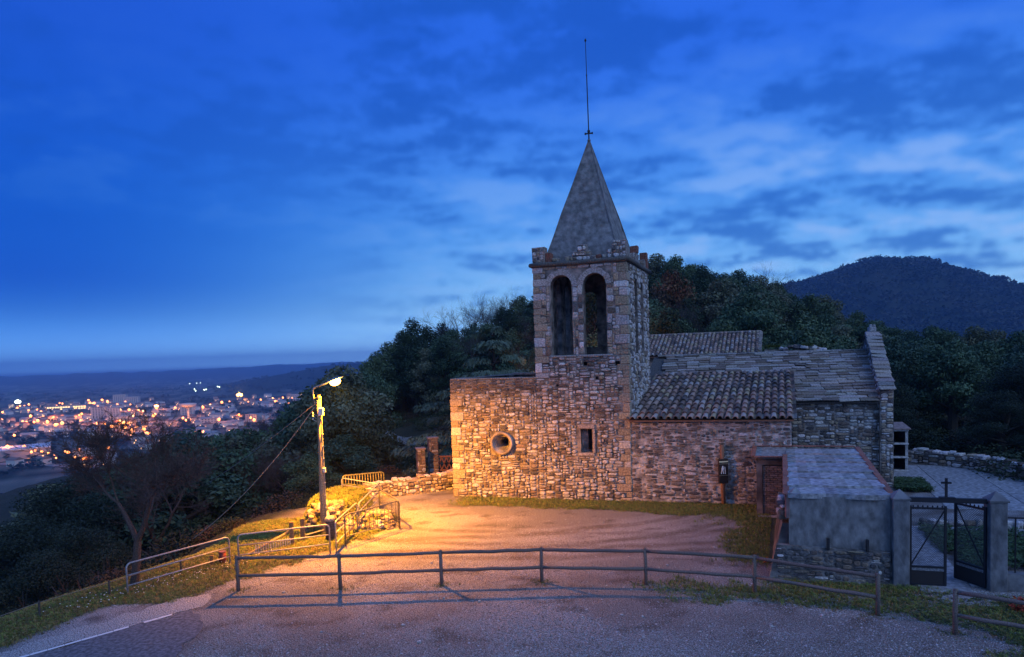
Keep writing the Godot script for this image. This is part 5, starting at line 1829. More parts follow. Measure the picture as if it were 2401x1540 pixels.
	for k in 9:
		var b := MB.new()
		var t := k / 8.0
		b.block(Vector3(lerpf(-7.9, -6.75, t), lerpf(-0.45, 0.12, t), lerpf(-22.3, -21.5, t)), Vector3(0.17, 0.04, 1.1), Basis(Vector3.UP, -0.6) * Basis(Vector3.BACK, 0.4), tint(Color(0.3, 0.29, 0.28), rng, 0.15), 0.008)
		part("plank", b, M.wood, rp)
	# rusty barrel and a wooden post by the first barrier
	var br := thing("barrel", "rusty red barrel standing behind the leftmost barrier", "barrel", Vector3(-8.75, -0.05, -18.75))
	b2 = MB.new()
	b2.tube([Vector3(0, 0, 0), Vector3(0, 0.1, 0), Vector3(0, 0.11, 0), Vector3(0, 0.24, 0), Vector3(0, 0.25, 0), Vector3(0, 0.38, 0)], [0.1, 0.1, 0.108, 0.108, 0.1, 0.1], 14, Color(0.3, 0.075, 0.05))
	part("drum", b2, M.metal, br, true)
	b2 = MB.new()
	b2.tube([Vector3(0, 0.375, 0), Vector3(0, 0.4, 0)], [0.106, 0.106], 14, Color(0.34, 0.16, 0.12))
	part("lid", b2, M.metal, br)
	var wp := thing("wooden_post", "short square wooden post left of the rusty barrel", "post", Vector3(-8.98, -0.1, -18.55))
	b2 = MB.new()
	b2.block(Vector3(0, 0.15, 0), Vector3(0.1, 0.5, 0.1), Basis(Vector3.UP, 0.3), Color(0.25, 0.15, 0.07), 0.01, rng, 0.006)
	part("shaft", b2, M.wood, wp)
	# wire fence along the foot of the bank
	var mf := thing("wire_fence", "thin wire fence on dark stakes along the foot of the bank at far left", "wire fence")
	var posts := [Vector3(-13.6, -0.4, -11.6), Vector3(-11.4, -0.1, -14.95), Vector3(-10.55, -0.1, -16.25), Vector3(-9.55, -0.1, -17.9), Vector3(-8.9, -0.1, -18.9)]
	for p in posts:
		var b := MB.new()
		b.tube([p - Vector3(0, 0.3, 0), p + Vector3(0, 0.5, 0)], [0.025, 0.022], 6, Color(0.09, 0.08, 0.075))
		part("stake", b, M.wood, mf)
	for y in [0.46, 0.1]:
		for k in posts.size() - 1:
			var b := MB.new()
			b.tube([posts[k] + Vector3(0, y, 0), posts[k + 1] + Vector3(0, y, 0)], [0.009, 0.009], 5, Color(0.16, 0.13, 0.11))
			part("strand", b, M.iron, mf)
	# signpost against the sacristy wall
	var sg := thing("trail_post", "wooden trail post with a dark information box against the church wall", "signpost", Vector3(7.88, 0, -24.05), 0.1)
	b2 = MB.new()
	b2.tube([Vector3(0.03, -0.2, 0), Vector3(0, 1.2, 0), Vector3(-0.01, 2.28, 0)], [0.075, 0.075, 0.073], 12, Color(0.3, 0.16, 0.1))
	part("pole", b2, M.wood, sg, true)
	b2 = MB.new()
	b2.block(Vector3(0, 1.3, 0.06), Vector3(0.36, 0.92, 0.1), Basis.IDENTITY, Color(0.035, 0.025, 0.022), 0.012)
	var bx := part("sign_box", b2, M.paint, sg)
	b2 = MB.new()
	b2.box(Vector3(0, 1.66, 0.116), Vector3(0.35, 0.045, 0.012), Basis.IDENTITY, Color(0.75, 0.68, 0.42))
	b2.box(Vector3(0, 1.58, 0.116), Vector3(0.34, 0.02, 0.012), Basis.IDENTITY, Color(0.32, 0.25, 0.16))
	b2.box(Vector3(0, 1.14, 0.116), Vector3(0.34, 0.02, 0.012), Basis.IDENTITY, Color(0.2, 0.17, 0.12))
	part("title_strip", b2, M.paint, bx)
	b2 = MB.new()
	# walker emblem: head, body, legs and staff in white on the dark board
	var z := 0.116
	b2.ball(Vector3(-0.04, 1.47, z), Vector3(0.032, 0.034, 0.006), 10, Color(0.8, 0.78, 0.74))
	b2.hexa([Vector3(-0.09, 1.33, z - 0.004), Vector3(-0.01, 1.33, z - 0.004), Vector3(-0.01, 1.33, z + 0.004), Vector3(-0.09, 1.33, z + 0.004), Vector3(-0.085, 1.44, z - 0.004), Vector3(0.005, 1.44, z - 0.004), Vector3(0.005, 1.44, z + 0.004), Vector3(-0.085, 1.44, z + 0.004)], Color(0.8, 0.78, 0.74))
	b2.box(Vector3(-0.085, 1.27, z), Vector3(0.03, 0.14, 0.008), Basis(Vector3.BACK, -0.2), Color(0.8, 0.78, 0.74))
	b2.box(Vector3(-0.02, 1.27, z), Vector3(0.03, 0.14, 0.008), Basis(Vector3.BACK, 0.22), Color(0.8, 0.78, 0.74))
	b2.box(Vector3(0.05, 1.33, z), Vector3(0.022, 0.27, 0.008), Basis(Vector3.BACK, 0.06), Color(0.8, 0.78, 0.74))
	part("walker_emblem", b2, M.paint, bx)
	# orange hand tool leaning at the corner of the outbuilding
	var ot := thing("orange_tool", "small orange tool leaning against the corner of the outbuilding plinth", "tool", Vector3(7.05, 0, -17.3))
	b2 = MB.new()
	b2.tube([Vector3(-0.1, 0.02, 0.05), Vector3(0.05, 0.26, 0.0)], [0.016, 0.016], 7, Color(0.5, 0.13, 0.04))
	part("handle", b2, M.paint, ot, true)
	b2 = MB.new()
	b2.hexa([Vector3(-0.3, 0.0, 0.02), Vector3(-0.12, 0.0, 0.02), Vector3(-0.12, 0.0, 0.06), Vector3(-0.3, 0.0, 0.06), Vector3(-0.24, 0.16, 0.08), Vector3(-0.1, 0.1, 0.08), Vector3(-0.1, 0.1, 0.12), Vector3(-0.24, 0.16, 0.12)], Color(0.55, 0.12, 0.03))
	part("blade", b2, M.paint, ot)


# =====================================================================  trees
# a crown of leaf sized faces spread through overlapping lobes: [centre, radii]
func crown(lobes: Array, count: int, size: float, col: Color, rng: RandomNumberGenerator, flat := 0.0) -> ArrayMesh:
	var b := MB.new()
	var total := 0.0
	for l in lobes:
		total += l[1].x * l[1].z + l[1].y * l[1].x
	for l in lobes:
		var r: Vector3 = l[1]
		var n := int(count * (r.x * r.z + r.y * r.x) / total)
		var tone := rng.randf_range(0.72, 1.3)
		for k in n:
			var d := Vector3(rng.randfn(), rng.randfn(), rng.randfn()).normalized()
			var p: Vector3 = l[0] + d * r * pow(rng.randf(), 0.4) * rng.randf_range(0.85, 1.08)
			var s := size * rng.randf_range(0.55, 1.45)
			var nrm := (d + Vector3(rng.randfn(), rng.randfn() + flat, rng.randfn()) * 0.7).normalized()
			var t := nrm.cross(Vector3(rng.randfn(), rng.randfn() * (1.0 - flat * 0.3), rng.randfn())).normalized()
			var w := nrm.cross(t) * s * 0.55
			t *= s
			var c := tint(col, rng, 0.3)
			c = Color(c.r * tone, c.g * tone, c.b * tone)
			b.tri(p - t * 0.5, p + w * 0.5 + nrm * s * 0.1, p + t * 0.5, c)
			b.tri(p - t * 0.5, p + t * 0.5, p - w * 0.5 + nrm * s * 0.1, c)
	return mesh_of(b)


func limb(b: MB, p: Vector3, d: Vector3, len: float, r0: float, r1: float, n: int, col: Color, rng: RandomNumberGenerator, wiggle := 0.12) -> Array:
	var pts := [p]
	var radii := [r0]
	var dirs := [d]
	var steps := 3
	for k in steps:
		d = (d + Vector3(rng.randfn(), rng.randfn() * 0.6, rng.randfn()) * wiggle).normalized()
		p += d * len / steps
		pts.append(p)
		dirs.append(d)
		radii.append(lerpf(r0, r1, (k + 1.0) / steps))
	b.tube(pts, radii, n, col, false)
	return [pts, dirs]


func evergreen(called: String, label: String, group: String, seed_: int, tall: float, wide: float, count: int, size: float, col: Color) -> Node3D:
	var rng := rnd(seed_)
	var o := thing(called, label, "tree", Vector3.ZERO, 0.0, group)
	var tb := MB.new()
	var lobes := []
	limb(tb, Vector3(0, -0.8, 0), Vector3.UP, tall * 0.65, wide * 0.075, wide * 0.03, 7, Color(0.09, 0.075, 0.06), rng, 0.06)
	var n := 11
	for k in n:
		var t := float(k) / n
		var a := k * 2.4 + rng.randf()
		var y := lerpf(0.3, 0.88, t) * tall
		var reach := wide * 0.5 * (1.0 - pow(absf(t - 0.32) * 1.25, 2.0)) * rng.randf_range(0.45, 0.8)
		var c := Vector3(cos(a) * reach, y, sin(a) * reach)
		lobes.append([c, Vector3(wide * rng.randf_range(0.17, 0.28), tall * rng.randf_range(0.08, 0.14), wide * rng.randf_range(0.17, 0.28))])
		limb(tb, Vector3(0, y * 0.7, 0), (c - Vector3(0, y * 0.7, 0)).normalized(), c.distance_to(Vector3(0, y * 0.7, 0)), wide * 0.022, wide * 0.008, 4, Color(0.09, 0.075, 0.06), rng)
	lobes.append([Vector3(0, tall * 0.9, 0), Vector3(wide * 0.16, tall * 0.1, wide * 0.16)])
	part("trunk", tb, M.bark, o)
	put("crown", crown(lobes, count, size, col, rng), M.leaf, o)
	return o


func bare_tree(called: String, label: String, group: String, seed_: int, tall: float, depth: int, r: float, col: Color, spread := 0.62, fork := 0.0, low := 0.3) -> Node3D:
	var rng := rnd(seed_)
	var o := thing(called, label, "tree", Vector3.ZERO, 0.0, group)
	var tb := MB.new()
	var cb := MB.new()
	var q := limb(tb, Vector3(0, -0.5, 0), Vector3(0.03, 1, 0), tall * low + 0.5, r, r * 0.75, 8, col, rng, 0.05)
	var todo := []
	var n := 2 if fork > 0.0 else 3
	for k in n:
		var a := TAU * k / n + 0.4
		var d := Vector3(cos(a) * spread, 1.0, sin(a) * spread * 0.8).normalized()
		todo.append([q[0][-1], d, tall * (1.0 - low) * 0.33, r * 0.62, 1])
	while todo.size():
		var t: Array = todo.pop_back()
		var lvl: int = t[4]
		var b := tb if lvl <= 1 else cb
		var thin := maxf(t[3] * 0.6, 0.004)
		var s := limb(b, t[0], t[1], t[2], t[3], thin, 6 if lvl <= 1 else 4 if lvl <= 3 else 3, tint(col, rng, 0.12), rng, 0.13 + 0.02 * lvl)
		if lvl >= depth:
			continue
		var kids := rng.randi_range(2, 3) if lvl < 2 else rng.randi_range(3, 4)
		for k in kids:
			var i := 3 if k == 0 else rng.randi_range(1, 3)
			var out := Vector3(rng.randfn(), rng.randfn() * 0.6 + 0.3, rng.randfn()).normalized()
			var d: Vector3 = (s[1][i] + out * (spread if k > 0 else spread * 0.5)).normalized()
			todo.append([s[0][i], d, t[2] * rng.randf_range(0.62, 0.86), thin * (0.95 if k == 0 else 0.7), lvl + 1])
	part("trunk", tb, M.bark, o)
	part("crown", cb, M.bark, o)
	return o


func cedar_tree() -> void:
	var rng := rnd(909)
	var o := thing("cedar_tree", "dark layered cedar with drooping flat boughs left of the bell tower", "tree", Vector3(-1.1, -2.6, -40.0))
	var tb := MB.new()
	limb(tb, Vector3(0, -1, 0), Vector3.UP, 10.6, 0.42, 0.06, 9, Color(0.09, 0.07, 0.06), rng, 0.015)
	part("trunk", tb, M.bark, o)
	for k in 38:
		var t := (k + 0.5) / 38.0
		var y := lerpf(2.0, 10.2, float(k / 4) / 9.0) + rng.randf_range(-0.12, 0.12)
		var reach := lerpf(7.2, 1.0, pow(t, 1.25)) * rng.randf_range(0.72, 1.08)
		var a := k * 2.399 + rng.randf_range(-0.3, 0.3)
		var dir := Vector3(cos(a), 0, sin(a))
		var side := Vector3(-sin(a), 0, cos(a))
		var bb := MB.new()
		var bough := [Vector3(0, y - 0.35, 0), Vector3(0, y, 0) + dir * reach * 0.4, Vector3(0, y + 0.12, 0) + dir * reach * 0.7, Vector3(0, y - 0.12 - reach * 0.04, 0) + dir * reach]
		bb.tube(bough, [0.09, 0.06, 0.04, 0.012], 5, Color(0.085, 0.065, 0.055), false)
		var col := tint(Color(0.12, 0.15, 0.095), rng, 0.2)
		var n := int(120 + 110 * reach)
		for i in n:
			var s := pow(rng.randf(), 0.7)
			var f := lerpf(0.22, 1.0, s)
			var w := reach * 0.46 * sin(PI * clampf(f * 0.92 + 0.06, 0, 1)) + 0.12
			var x := rng.randf_range(-1, 1)
			var droop := -0.22 * x * x - 0.3 * maxf(f - 0.72, 0.0) * 2.0
			var p := Vector3(0, y + 0.1 * sin(f * 3.0) + droop + rng.randf_range(-0.06, 0.1), 0) + dir * reach * f + side * w * x
			var out := (dir * 0.6 + side * x + Vector3(0, -0.35 - 0.5 * absf(x), 0) + Vector3(rng.randfn(), rng.randfn(), rng.randfn()) * 0.25).normalized()
			var l := rng.randf_range(0.16, 0.36)
			var wd := out.cross(Vector3(rng.randfn() * 0.4, 1, rng.randfn() * 0.4)).normalized() * 0.055
			var c := tint(col, rng, 0.25)
			bb.tri(p - wd, p + out * l, p + wd, c)
			bb.tri(p - wd * 0.6 + Vector3(0, 0.04, 0), p + out * l * 0.7 + Vector3(0, 0.07, 0), p + wd * 0.6 + Vector3(0, 0.04, 0), c)
		part("bough", bb, M.leaf, o)


func plant(o: Node3D, used: Array, x: float, z: float, top: float, own: float, turn: float, label := "", group := "", wide := 1.0) -> void:
	var g := height(x, z)
	var s := maxf(top - g, 1.2) / own
	var c := o
	if used.has(o):
		c = copy_of(o, Vector3(x, g, z), turn, 1.0, label, group)
	else:
		used.append(o)
		c.position = Vector3(x, g, z)
		c.rotation.y = turn
		if label != "":
			c.set_meta("label", label)
			if group != "":
				c.set_meta("group", group)
	c.scale = Vector3(s * wide, s, s * wide)


const SKYLINE := [[-0.8, -0.2], [-0.7, -0.163], [-0.6, -0.135], [-0.51, -0.11], [-0.4, -0.09], [-0.36, -0.07], [-0.33, -0.05], [-0.29, -0.03], [-0.265, -0.01], [-0.22, 0.005], [-0.15, 0.04], [-0.1, 0.06], [0.0, 0.085], [0.2, 0.13], [0.27, 0.14], [0.4, 0.118], [0.46, 0.082], [0.5, 0.07], [0.515, 0.045], [0.55, 0.04], [0.6, 0.025], [0.8, 0.01], [1.2, 0.01]]


func build_trees() -> void:
	var rng := rnd(808)
	var hill := "evergreen oaks on the hill behind the church"
	var hl := "dark evergreen oak on the wooded hill behind the church"
	var oak := []
	var used := []
	for k in 4:
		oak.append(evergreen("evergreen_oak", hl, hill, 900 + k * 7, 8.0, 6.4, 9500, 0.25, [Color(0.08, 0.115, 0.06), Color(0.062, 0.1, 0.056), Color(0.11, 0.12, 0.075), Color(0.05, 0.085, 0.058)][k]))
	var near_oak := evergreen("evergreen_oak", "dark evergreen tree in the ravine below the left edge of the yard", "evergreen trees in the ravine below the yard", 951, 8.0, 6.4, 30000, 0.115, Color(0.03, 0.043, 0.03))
	var pine := evergreen("pine_tree", "tall dark pine on the left shoulder of the hill above the track", "pines left of the church", 77, 9.0, 5.0, 8000, 0.2, Color(0.03, 0.05, 0.028))
	var rustl := "brown leaved oak on the hill just right of the bell tower"
	# the skyline, tree by tree: x, z, height of the top
	var tops := [[-17.3, -52, 2.9], [-14.9, -48, 4.2], [-12.6, -44, 5.0], [-14.0, -60, 5.0], [-16.0, -75, 6.6], [-15.2, -80, 8.4], [1.7, -90, 14.6], [5.0, -88, 15.4], [8.5, -85, 15.6], [10.5, -89, 16.6], [14.0, -86, 17.6], [12.0, -78, 14.5], [19.8, -86, 19.2], [21.8, -84, 18.6], [25.5, -90, 18.1], [26.7, -86, 16.3], [26.7, -80, 15.6], [30.0, -84, 16.5], [32.0, -82, 15.4], [35.7, -86, 15.0], [35.2, -80, 12.6], [34.5, -74, 12.2], [37.1, -76, 12.2], [35.7, -70, 9.6], [35.7, -66, 9.6], [36.3, -64, 8.4], [37.0, -62, 7.7], [37.6, -60, 7.3], [38.1, -58, 7.6], [39.8, -58, 7.1], [39.8, -55, 7.4], [40.9, -54, 7.0], [41.3, -52, 6.8]]
	var words := ["first", "second", "third", "fourth", "fifth", "sixth", "seventh", "eighth", "ninth", "tenth", "eleventh", "twelfth", "thirteenth", "fourteenth", "fifteenth", "sixteenth", "seventeenth", "eighteenth", "nineteenth", "twentieth", "twenty first", "twenty second", "twenty third"]
	var nth := 0
	for t in tops:
		var said := ""
		if t[0] > 16.0:
			said = "evergreen oak on the skyline, %s from the tower towards the right edge" % words[mini(nth, words.size() - 1)]
			nth += 1
		plant(oak[rng.randi() % 4], used, t[0], t[1], t[2], 8.0, rng.randf() * TAU, said)
	plant(oak[2], used, -12.1, -46.0, 5.75, 8.0, 1.0, "dark conical evergreen rising right behind the glowing street lamp", "", 1.15)
	for t in [[-13.9, -82, 9.2], [-12.8, -84, 11.1], [-11.4, -88, 10.4], [-9.8, -92, 11.0]]:
		plant(pine, used, t[0], t[1], t[2], 8.6, rng.randf() * TAU)
	var rust := evergreen("brown_oak", rustl, "", 66, 8.0, 6.0, 4200, 0.3, Color(0.10, 0.06, 0.035))
	rust.position = Vector3(16.2, height(16.2, -64.0), -64.0)
	rust.scale = Vector3(1.0, 1.3, 1.0)
	# trees filling the slopes below the skyline
	var leafless := []
	var made := 0
	var tries := 0
	while made < 140 and tries < 3000:
		tries += 1
		var x := rng.randf_range(-30.0, 62.0)
		var z := -rng.randf_range(44.0, 98.0)
		var k := x / -z
		var p := to_church(x, z)
		if k > 0.8 or (p.y < 22.0 and p.x > -12.0 and p.x < 16.0) or outside(x, z) > 26.0:
			continue
		# keep the track and the meadow by it open
		if x < -3.0 and z > -84.0 and absf(x - lerpf(-5.9, -19.6, (-z - 57.0) / 21.0)) < 4.0:
			continue
		if x < -1.0 and z > -72.0:
			continue
		var tall := rng.randf_range(5.5, 9.5)
		var top := height(x, z) + tall
		if (top - 5.8) / -z > table(SKYLINE, k) - 0.012:
			continue
		made += 1
		var sort := rng.randf()
		if sort < 0.14:
			leafless.append([x, z, top])
		elif sort < 0.3:
			plant(pine, used, x, z, top + 0.8, 8.6, rng.randf() * TAU, "dark pine among the oaks on the wooded hill behind the church", "pines among the oaks on the hill")
		else:
			plant(oak[rng.randi() % 4], used, x, z, top, 8.0, rng.randf() * TAU, "", "", rng.randf_range(0.8, 1.2))
	# right of the church, beyond the cemetery wall
	var cem := "dark evergreen trees beyond the cemetery wall"
	for k in 26:
		var x := rng.randf_range(19.0, 46.0)
		var z := -rng.randf_range(36.0, 56.0)
		if x / -z < 0.5 or x / -z > 0.95:
			continue
		plant(oak[k % 4], used, x, z, minf(height(x, z) + rng.randf_range(5.0, 7.5), 5.8 - z * (table(SKYLINE, x / -z) - 0.01)), 8.0, rng.randf() * TAU, "dark evergreen tree beyond the cemetery rubble wall", cem)
	for t in [[23.6, -30.5, 3.6], [25.5, -27.5, 3.9], [24.6, -24.5, 3.2], [20.5, -35.0, 4.4], [26.5, -32.5, 5.0]]:
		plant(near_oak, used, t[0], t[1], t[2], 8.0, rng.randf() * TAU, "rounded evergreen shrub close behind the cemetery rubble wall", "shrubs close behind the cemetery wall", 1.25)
	# bare winter trees
	var bareg := "bare winter trees on the hilltop left of the tower"
	var bl := "leafless tree with upright twigs on the hilltop left of the tower"
	var grey := Color(0.085, 0.075, 0.07)
	var bare := [bare_tree("bare_tree", bl, bareg, 31, 8.0, 6, 0.16, grey, 0.5), bare_tree("bare_tree", bl, bareg, 37, 8.0, 6, 0.15, grey, 0.62)]
	for t in [[-7.7, -92, 14.4], [-5.7, -95, 15.2], [-2.1, -90, 15.7], [-0.3, -92, 15.9], [-10.2, -90, 11.8], [-1.3, -98, 15.0], [-3.9, -93, 14.6]]:
		plant(bare[rng.randi() % 2], used, t[0], t[1], t[2], 8.4, rng.randf() * TAU, bl, bareg)
	for t in leafless:
		plant(bare[rng.randi() % 2], used, t[0], t[1], t[2] + 0.6, 8.4, rng.randf() * TAU, "grey leafless tree among the evergreens on the wooded hill", "leafless trees among the evergreens on the hill")
	for t in [[27.0, -92, 18.5, "leafless tree poking above the evergreens right of the brown oak"], [34.4, -86, 17.2, "leafless tree sticking up at the right end of the wooded hilltop"], [14.4, -58, 9.6, "grey leafless tree close behind the bell tower on its right"], [28.1, -60, 8.2, "pale leafless tree above the ruined wall right of the tiled house"], [17.0, -56, 8.4, "grey leafless tree behind the ridge of the tiled house"], [25.5, -58, 7.8, "smaller leafless tree between the tiled house and the gable"]]:
		plant(bare[rng.randi() % 2], used, t[0], t[1], t[2], 8.4, rng.randf() * TAU, t[3])
		if used.size():
			pass
	# the ravine on the left
	var rg := "evergreen trees in the ravine below the yard"
	for t in [[-23.6, -46, 1.5], [-20.2, -42, 1.4], [-21.6, -48, 0.9], [-21.3, -50, 1.1], [-18.9, -48, 1.0], [-20.3, -38, 1.6], [-25.3, -40, -0.1], [-24.5, -36, 0.1], [-27.9, -38, -0.8], [-23.4, -30, -0.9], [-20.4, -60, 1.6], [-17.2, -46, 1.0], [-19.0, -25, -1.2], [-18.9, -27, -0.8], [-12.2, -38, 0.6], [-11.2, -42, 1.2], [-16.8, -22, -2.2], [-15.5, -19.5, -2.0], [-22.5, -34, -0.6], [-14.6, -30.0, -2.2]]:
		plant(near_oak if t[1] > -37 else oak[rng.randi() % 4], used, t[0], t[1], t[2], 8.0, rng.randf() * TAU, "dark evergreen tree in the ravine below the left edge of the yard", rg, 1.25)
	var brown := Color(0.13, 0.085, 0.07)
	var rb := bare_tree("leafless_tree", "brown leafless tree in the ravine left of the lamp pole", "leafless trees in the ravine", 43, 7.0, 7, 0.14, brown, 0.75)
	for t in [[-19.4, -52, 2.2], [-19.7, -50, 1.9], [-17.9, -42, 1.6], [-19.4, -56, 2.9], [-16.0, -50, 1.5], [-19.4, -34, 2.6], [-14.2, -40, 0.8]]:
		plant(rb, used, t[0], t[1], t[2], 7.6, rng.randf() * TAU, "brown leafless tree in the ravine left of the lamp pole", "leafless trees in the ravine")
	# the forked tree at the edge of the yard
	var near := bare_tree("forked_tree", "forked leafless tree with a stout trunk behind the leftmost barrier", "", 53, 4.9, 8, 0.125, Color(0.125, 0.085, 0.07), 0.47, 1.0, 0.27)
	near.position = Vector3(-10.4, height(-10.4, -17.0) - 0.1, -17.0)
	cedar_tree()
	# shrubs scattered over the near slopes
	var shrub := MB.new()
	for k in 900:
		var d := Vector3(rng.randfn(), absf(rng.randfn()), rng.randfn()).normalized() * rng.randf_range(0.5, 1.08)
		var s := 0.058
		var n := Vector3(rng.randfn(), rng.randfn(), rng.randfn()).normalized() * s
		var m := n.cross(Vector3(rng.randfn(), rng.randfn(), rng.randfn())).normalized() * s * 0.6
		shrub.tri(d - n, d + m, d + n, Color.WHITE)
		shrub.tri(d - n, d + n, d - m, Color.WHITE)
	var where := []
	var cols := []
	for k in 9000:
		var x := rng.randf_range(-60.0, 66.0)
		var z := -rng.randf_range(13.0, 105.0)
		var p := to_church(x, z)
		var s := outside(x, z)
		if s < 1.6 and not (p.y > 19.0 and z < -46.0) and not (x > 21.8 and z < -18.0):
			continue
		if s < 4.0 and z > -24.0 and rng.randf() < 0.7:
			continue
		if x < 2.0 and z < -48.0 and z > -92.0 and absf(x - lerpf(-5.9, -19.6, (-z - 57.0) / 21.0)) < 3.0:
			continue
		var h := height(x, z)
		var big := rng.randf_range(0.35, 1.15)
		if (h + big * 1.6 - 5.8) / -z > table(SKYLINE, x / -z) - 0.01:
			continue
		if z > -40.0 and s > 0.0 and h + big > -0.3:
			big *= 0.5
		where.append(Transform3D(Basis(Vector3.UP, rng.randf() * TAU).scaled(Vector3(big * 1.4, big, big * 1.4)), Vector3(x, h - 0.1, z)))
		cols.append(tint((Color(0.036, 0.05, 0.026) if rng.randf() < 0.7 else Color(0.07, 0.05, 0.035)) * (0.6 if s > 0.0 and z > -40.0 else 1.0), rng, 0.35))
	# leafless brambles and thin saplings near the edge of the yard
	var bram := MB.new()
	for k in 70:
		var p := Vector3(rng.randfn() * 0.4, 0, rng.randfn() * 0.4)
		var d := Vector3(rng.randfn() * 0.5, 1.0, rng.randfn() * 0.5).normalized()
		for j in 3:
			var q := p + d * rng.randf_range(0.3, 0.5)
			var w := d.cross(Vector3(rng.randfn(), rng.randfn(), rng.randfn())).normalized() * 0.012
			bram.quad(p - w, q - w * 0.6, q + w * 0.6, p + w, Color.WHITE)
			p = q
			d = (d + Vector3(rng.randfn(), rng.randfn() - 0.2, rng.randfn()) * 0.35).normalized()
	var bw := []
	var bc := []
	for k in 1500:
		var z := -rng.randf_range(13.5, 52.0)
		var x := table(EDGE, z) - rng.randf_range(5.0, 24.0)
		if z < -23.0 and x > -15.0:
			continue
		var h := height(x, z)
		var s := rng.randf_range(0.5, 1.5)
		if (h + s * 1.4 - 5.8) / -z > table(SKYLINE, x / -z) - 0.004:
			continue
		if outside(x, z) < 2.5:
			s *= 0.45
		bw.append(Transform3D(Basis(Vector3.UP, rng.randf() * TAU).scaled(Vector3(s, s, s)), Vector3(x, h - 0.1, z)))
		bc.append(tint(Color(0.055, 0.045, 0.045), rng, 0.35))
	var bs := multi("brambles", mesh_of(bram), M.bark, bw, self, bc)
	tag(bs, "leafless brambles and saplings on the slope below the yard", "brambles")
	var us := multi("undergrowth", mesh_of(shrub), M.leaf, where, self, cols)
	tag(us, "dark undergrowth covering the ravine and the slopes behind the church", "undergrowth")


# =====================================================================  the town in the valley
func town_lamp(label: String, group: String, col: Color, energy: float, r: float) -> Node3D:
	var o := thing("town_lamp", label, "street lamp", Vector3.ZERO, 0.0, group)
	var b := MB.new()
	b.tube([Vector3(0, 0, 0), Vector3(0, 8.4, 0)], [0.14, 0.1], 4, Color(0.2, 0.2, 0.2))
	part("pole", b, M.iron, o)
	b = MB.new()
	b.ball(Vector3(0, 9.0, 0), Vector3(r, r, r), 8, Color.WHITE)
	part("lamp_globe", b, glow_mat(col, energy), o, true)
	return o


func gable_house(called: String, label: String, group: String, size: Vector3, roof_h: float, wall: Color, roof: Color, windows: int) -> Node3D:
	var o := thing(called, label, "house", Vector3.ZERO, 0.0, group)
	var b := MB.new()
	b.box(Vector3(0, size.y * 0.5 - 1.0, 0), Vector3(size.x, size.y + 2.0, size.z), Basis.IDENTITY, wall)
	part("wall", b, M.paint, o)
	b = MB.new()
	var x := size.x * 0.54
	var z := size.z * 0.56
	b.hexa([Vector3(-x, size.y, -z), Vector3(x, size.y, -z), Vector3(x, size.y, z), Vector3(-x, size.y, z), Vector3(-x, size.y + roof_h, -0.1), Vector3(x, size.y + roof_h, -0.1), Vector3(x, size.y + roof_h, 0.1), Vector3(-x, size.y + roof_h, 0.1)], roof)
	part("roof", b, M.paint, o)
	for k in windows:
		var w := MB.new()
		var u := (k % 4 - 1.5) * size.x * 0.23
		var on := k == 1 or k == 6
		w.box(Vector3(u, 1.6 + 2.9 * (k / 4), size.z * 0.5 + 0.03), Vector3(1.1, 1.4, 0.1), Basis.IDENTITY, Color(0.06, 0.07, 0.09))
		if on:
			part("lit_window", w, M.lit, o)
		else:
			part("window", w, M.paint, o)
	return o


func town_light(o: Node3D, y: float, energy: float, col: Color) -> void:
	var l := OmniLight3D.new()
	l.name = "TownLight"
	l.position = Vector3(0, y, 0)
	l.light_color = col
	l.light_energy = energy
	l.light_size = 0.5
	l.omni_range = 400.0
	l.omni_attenuation = 2.0
	l.shadow_enabled = true
	o.add_child(l, true)


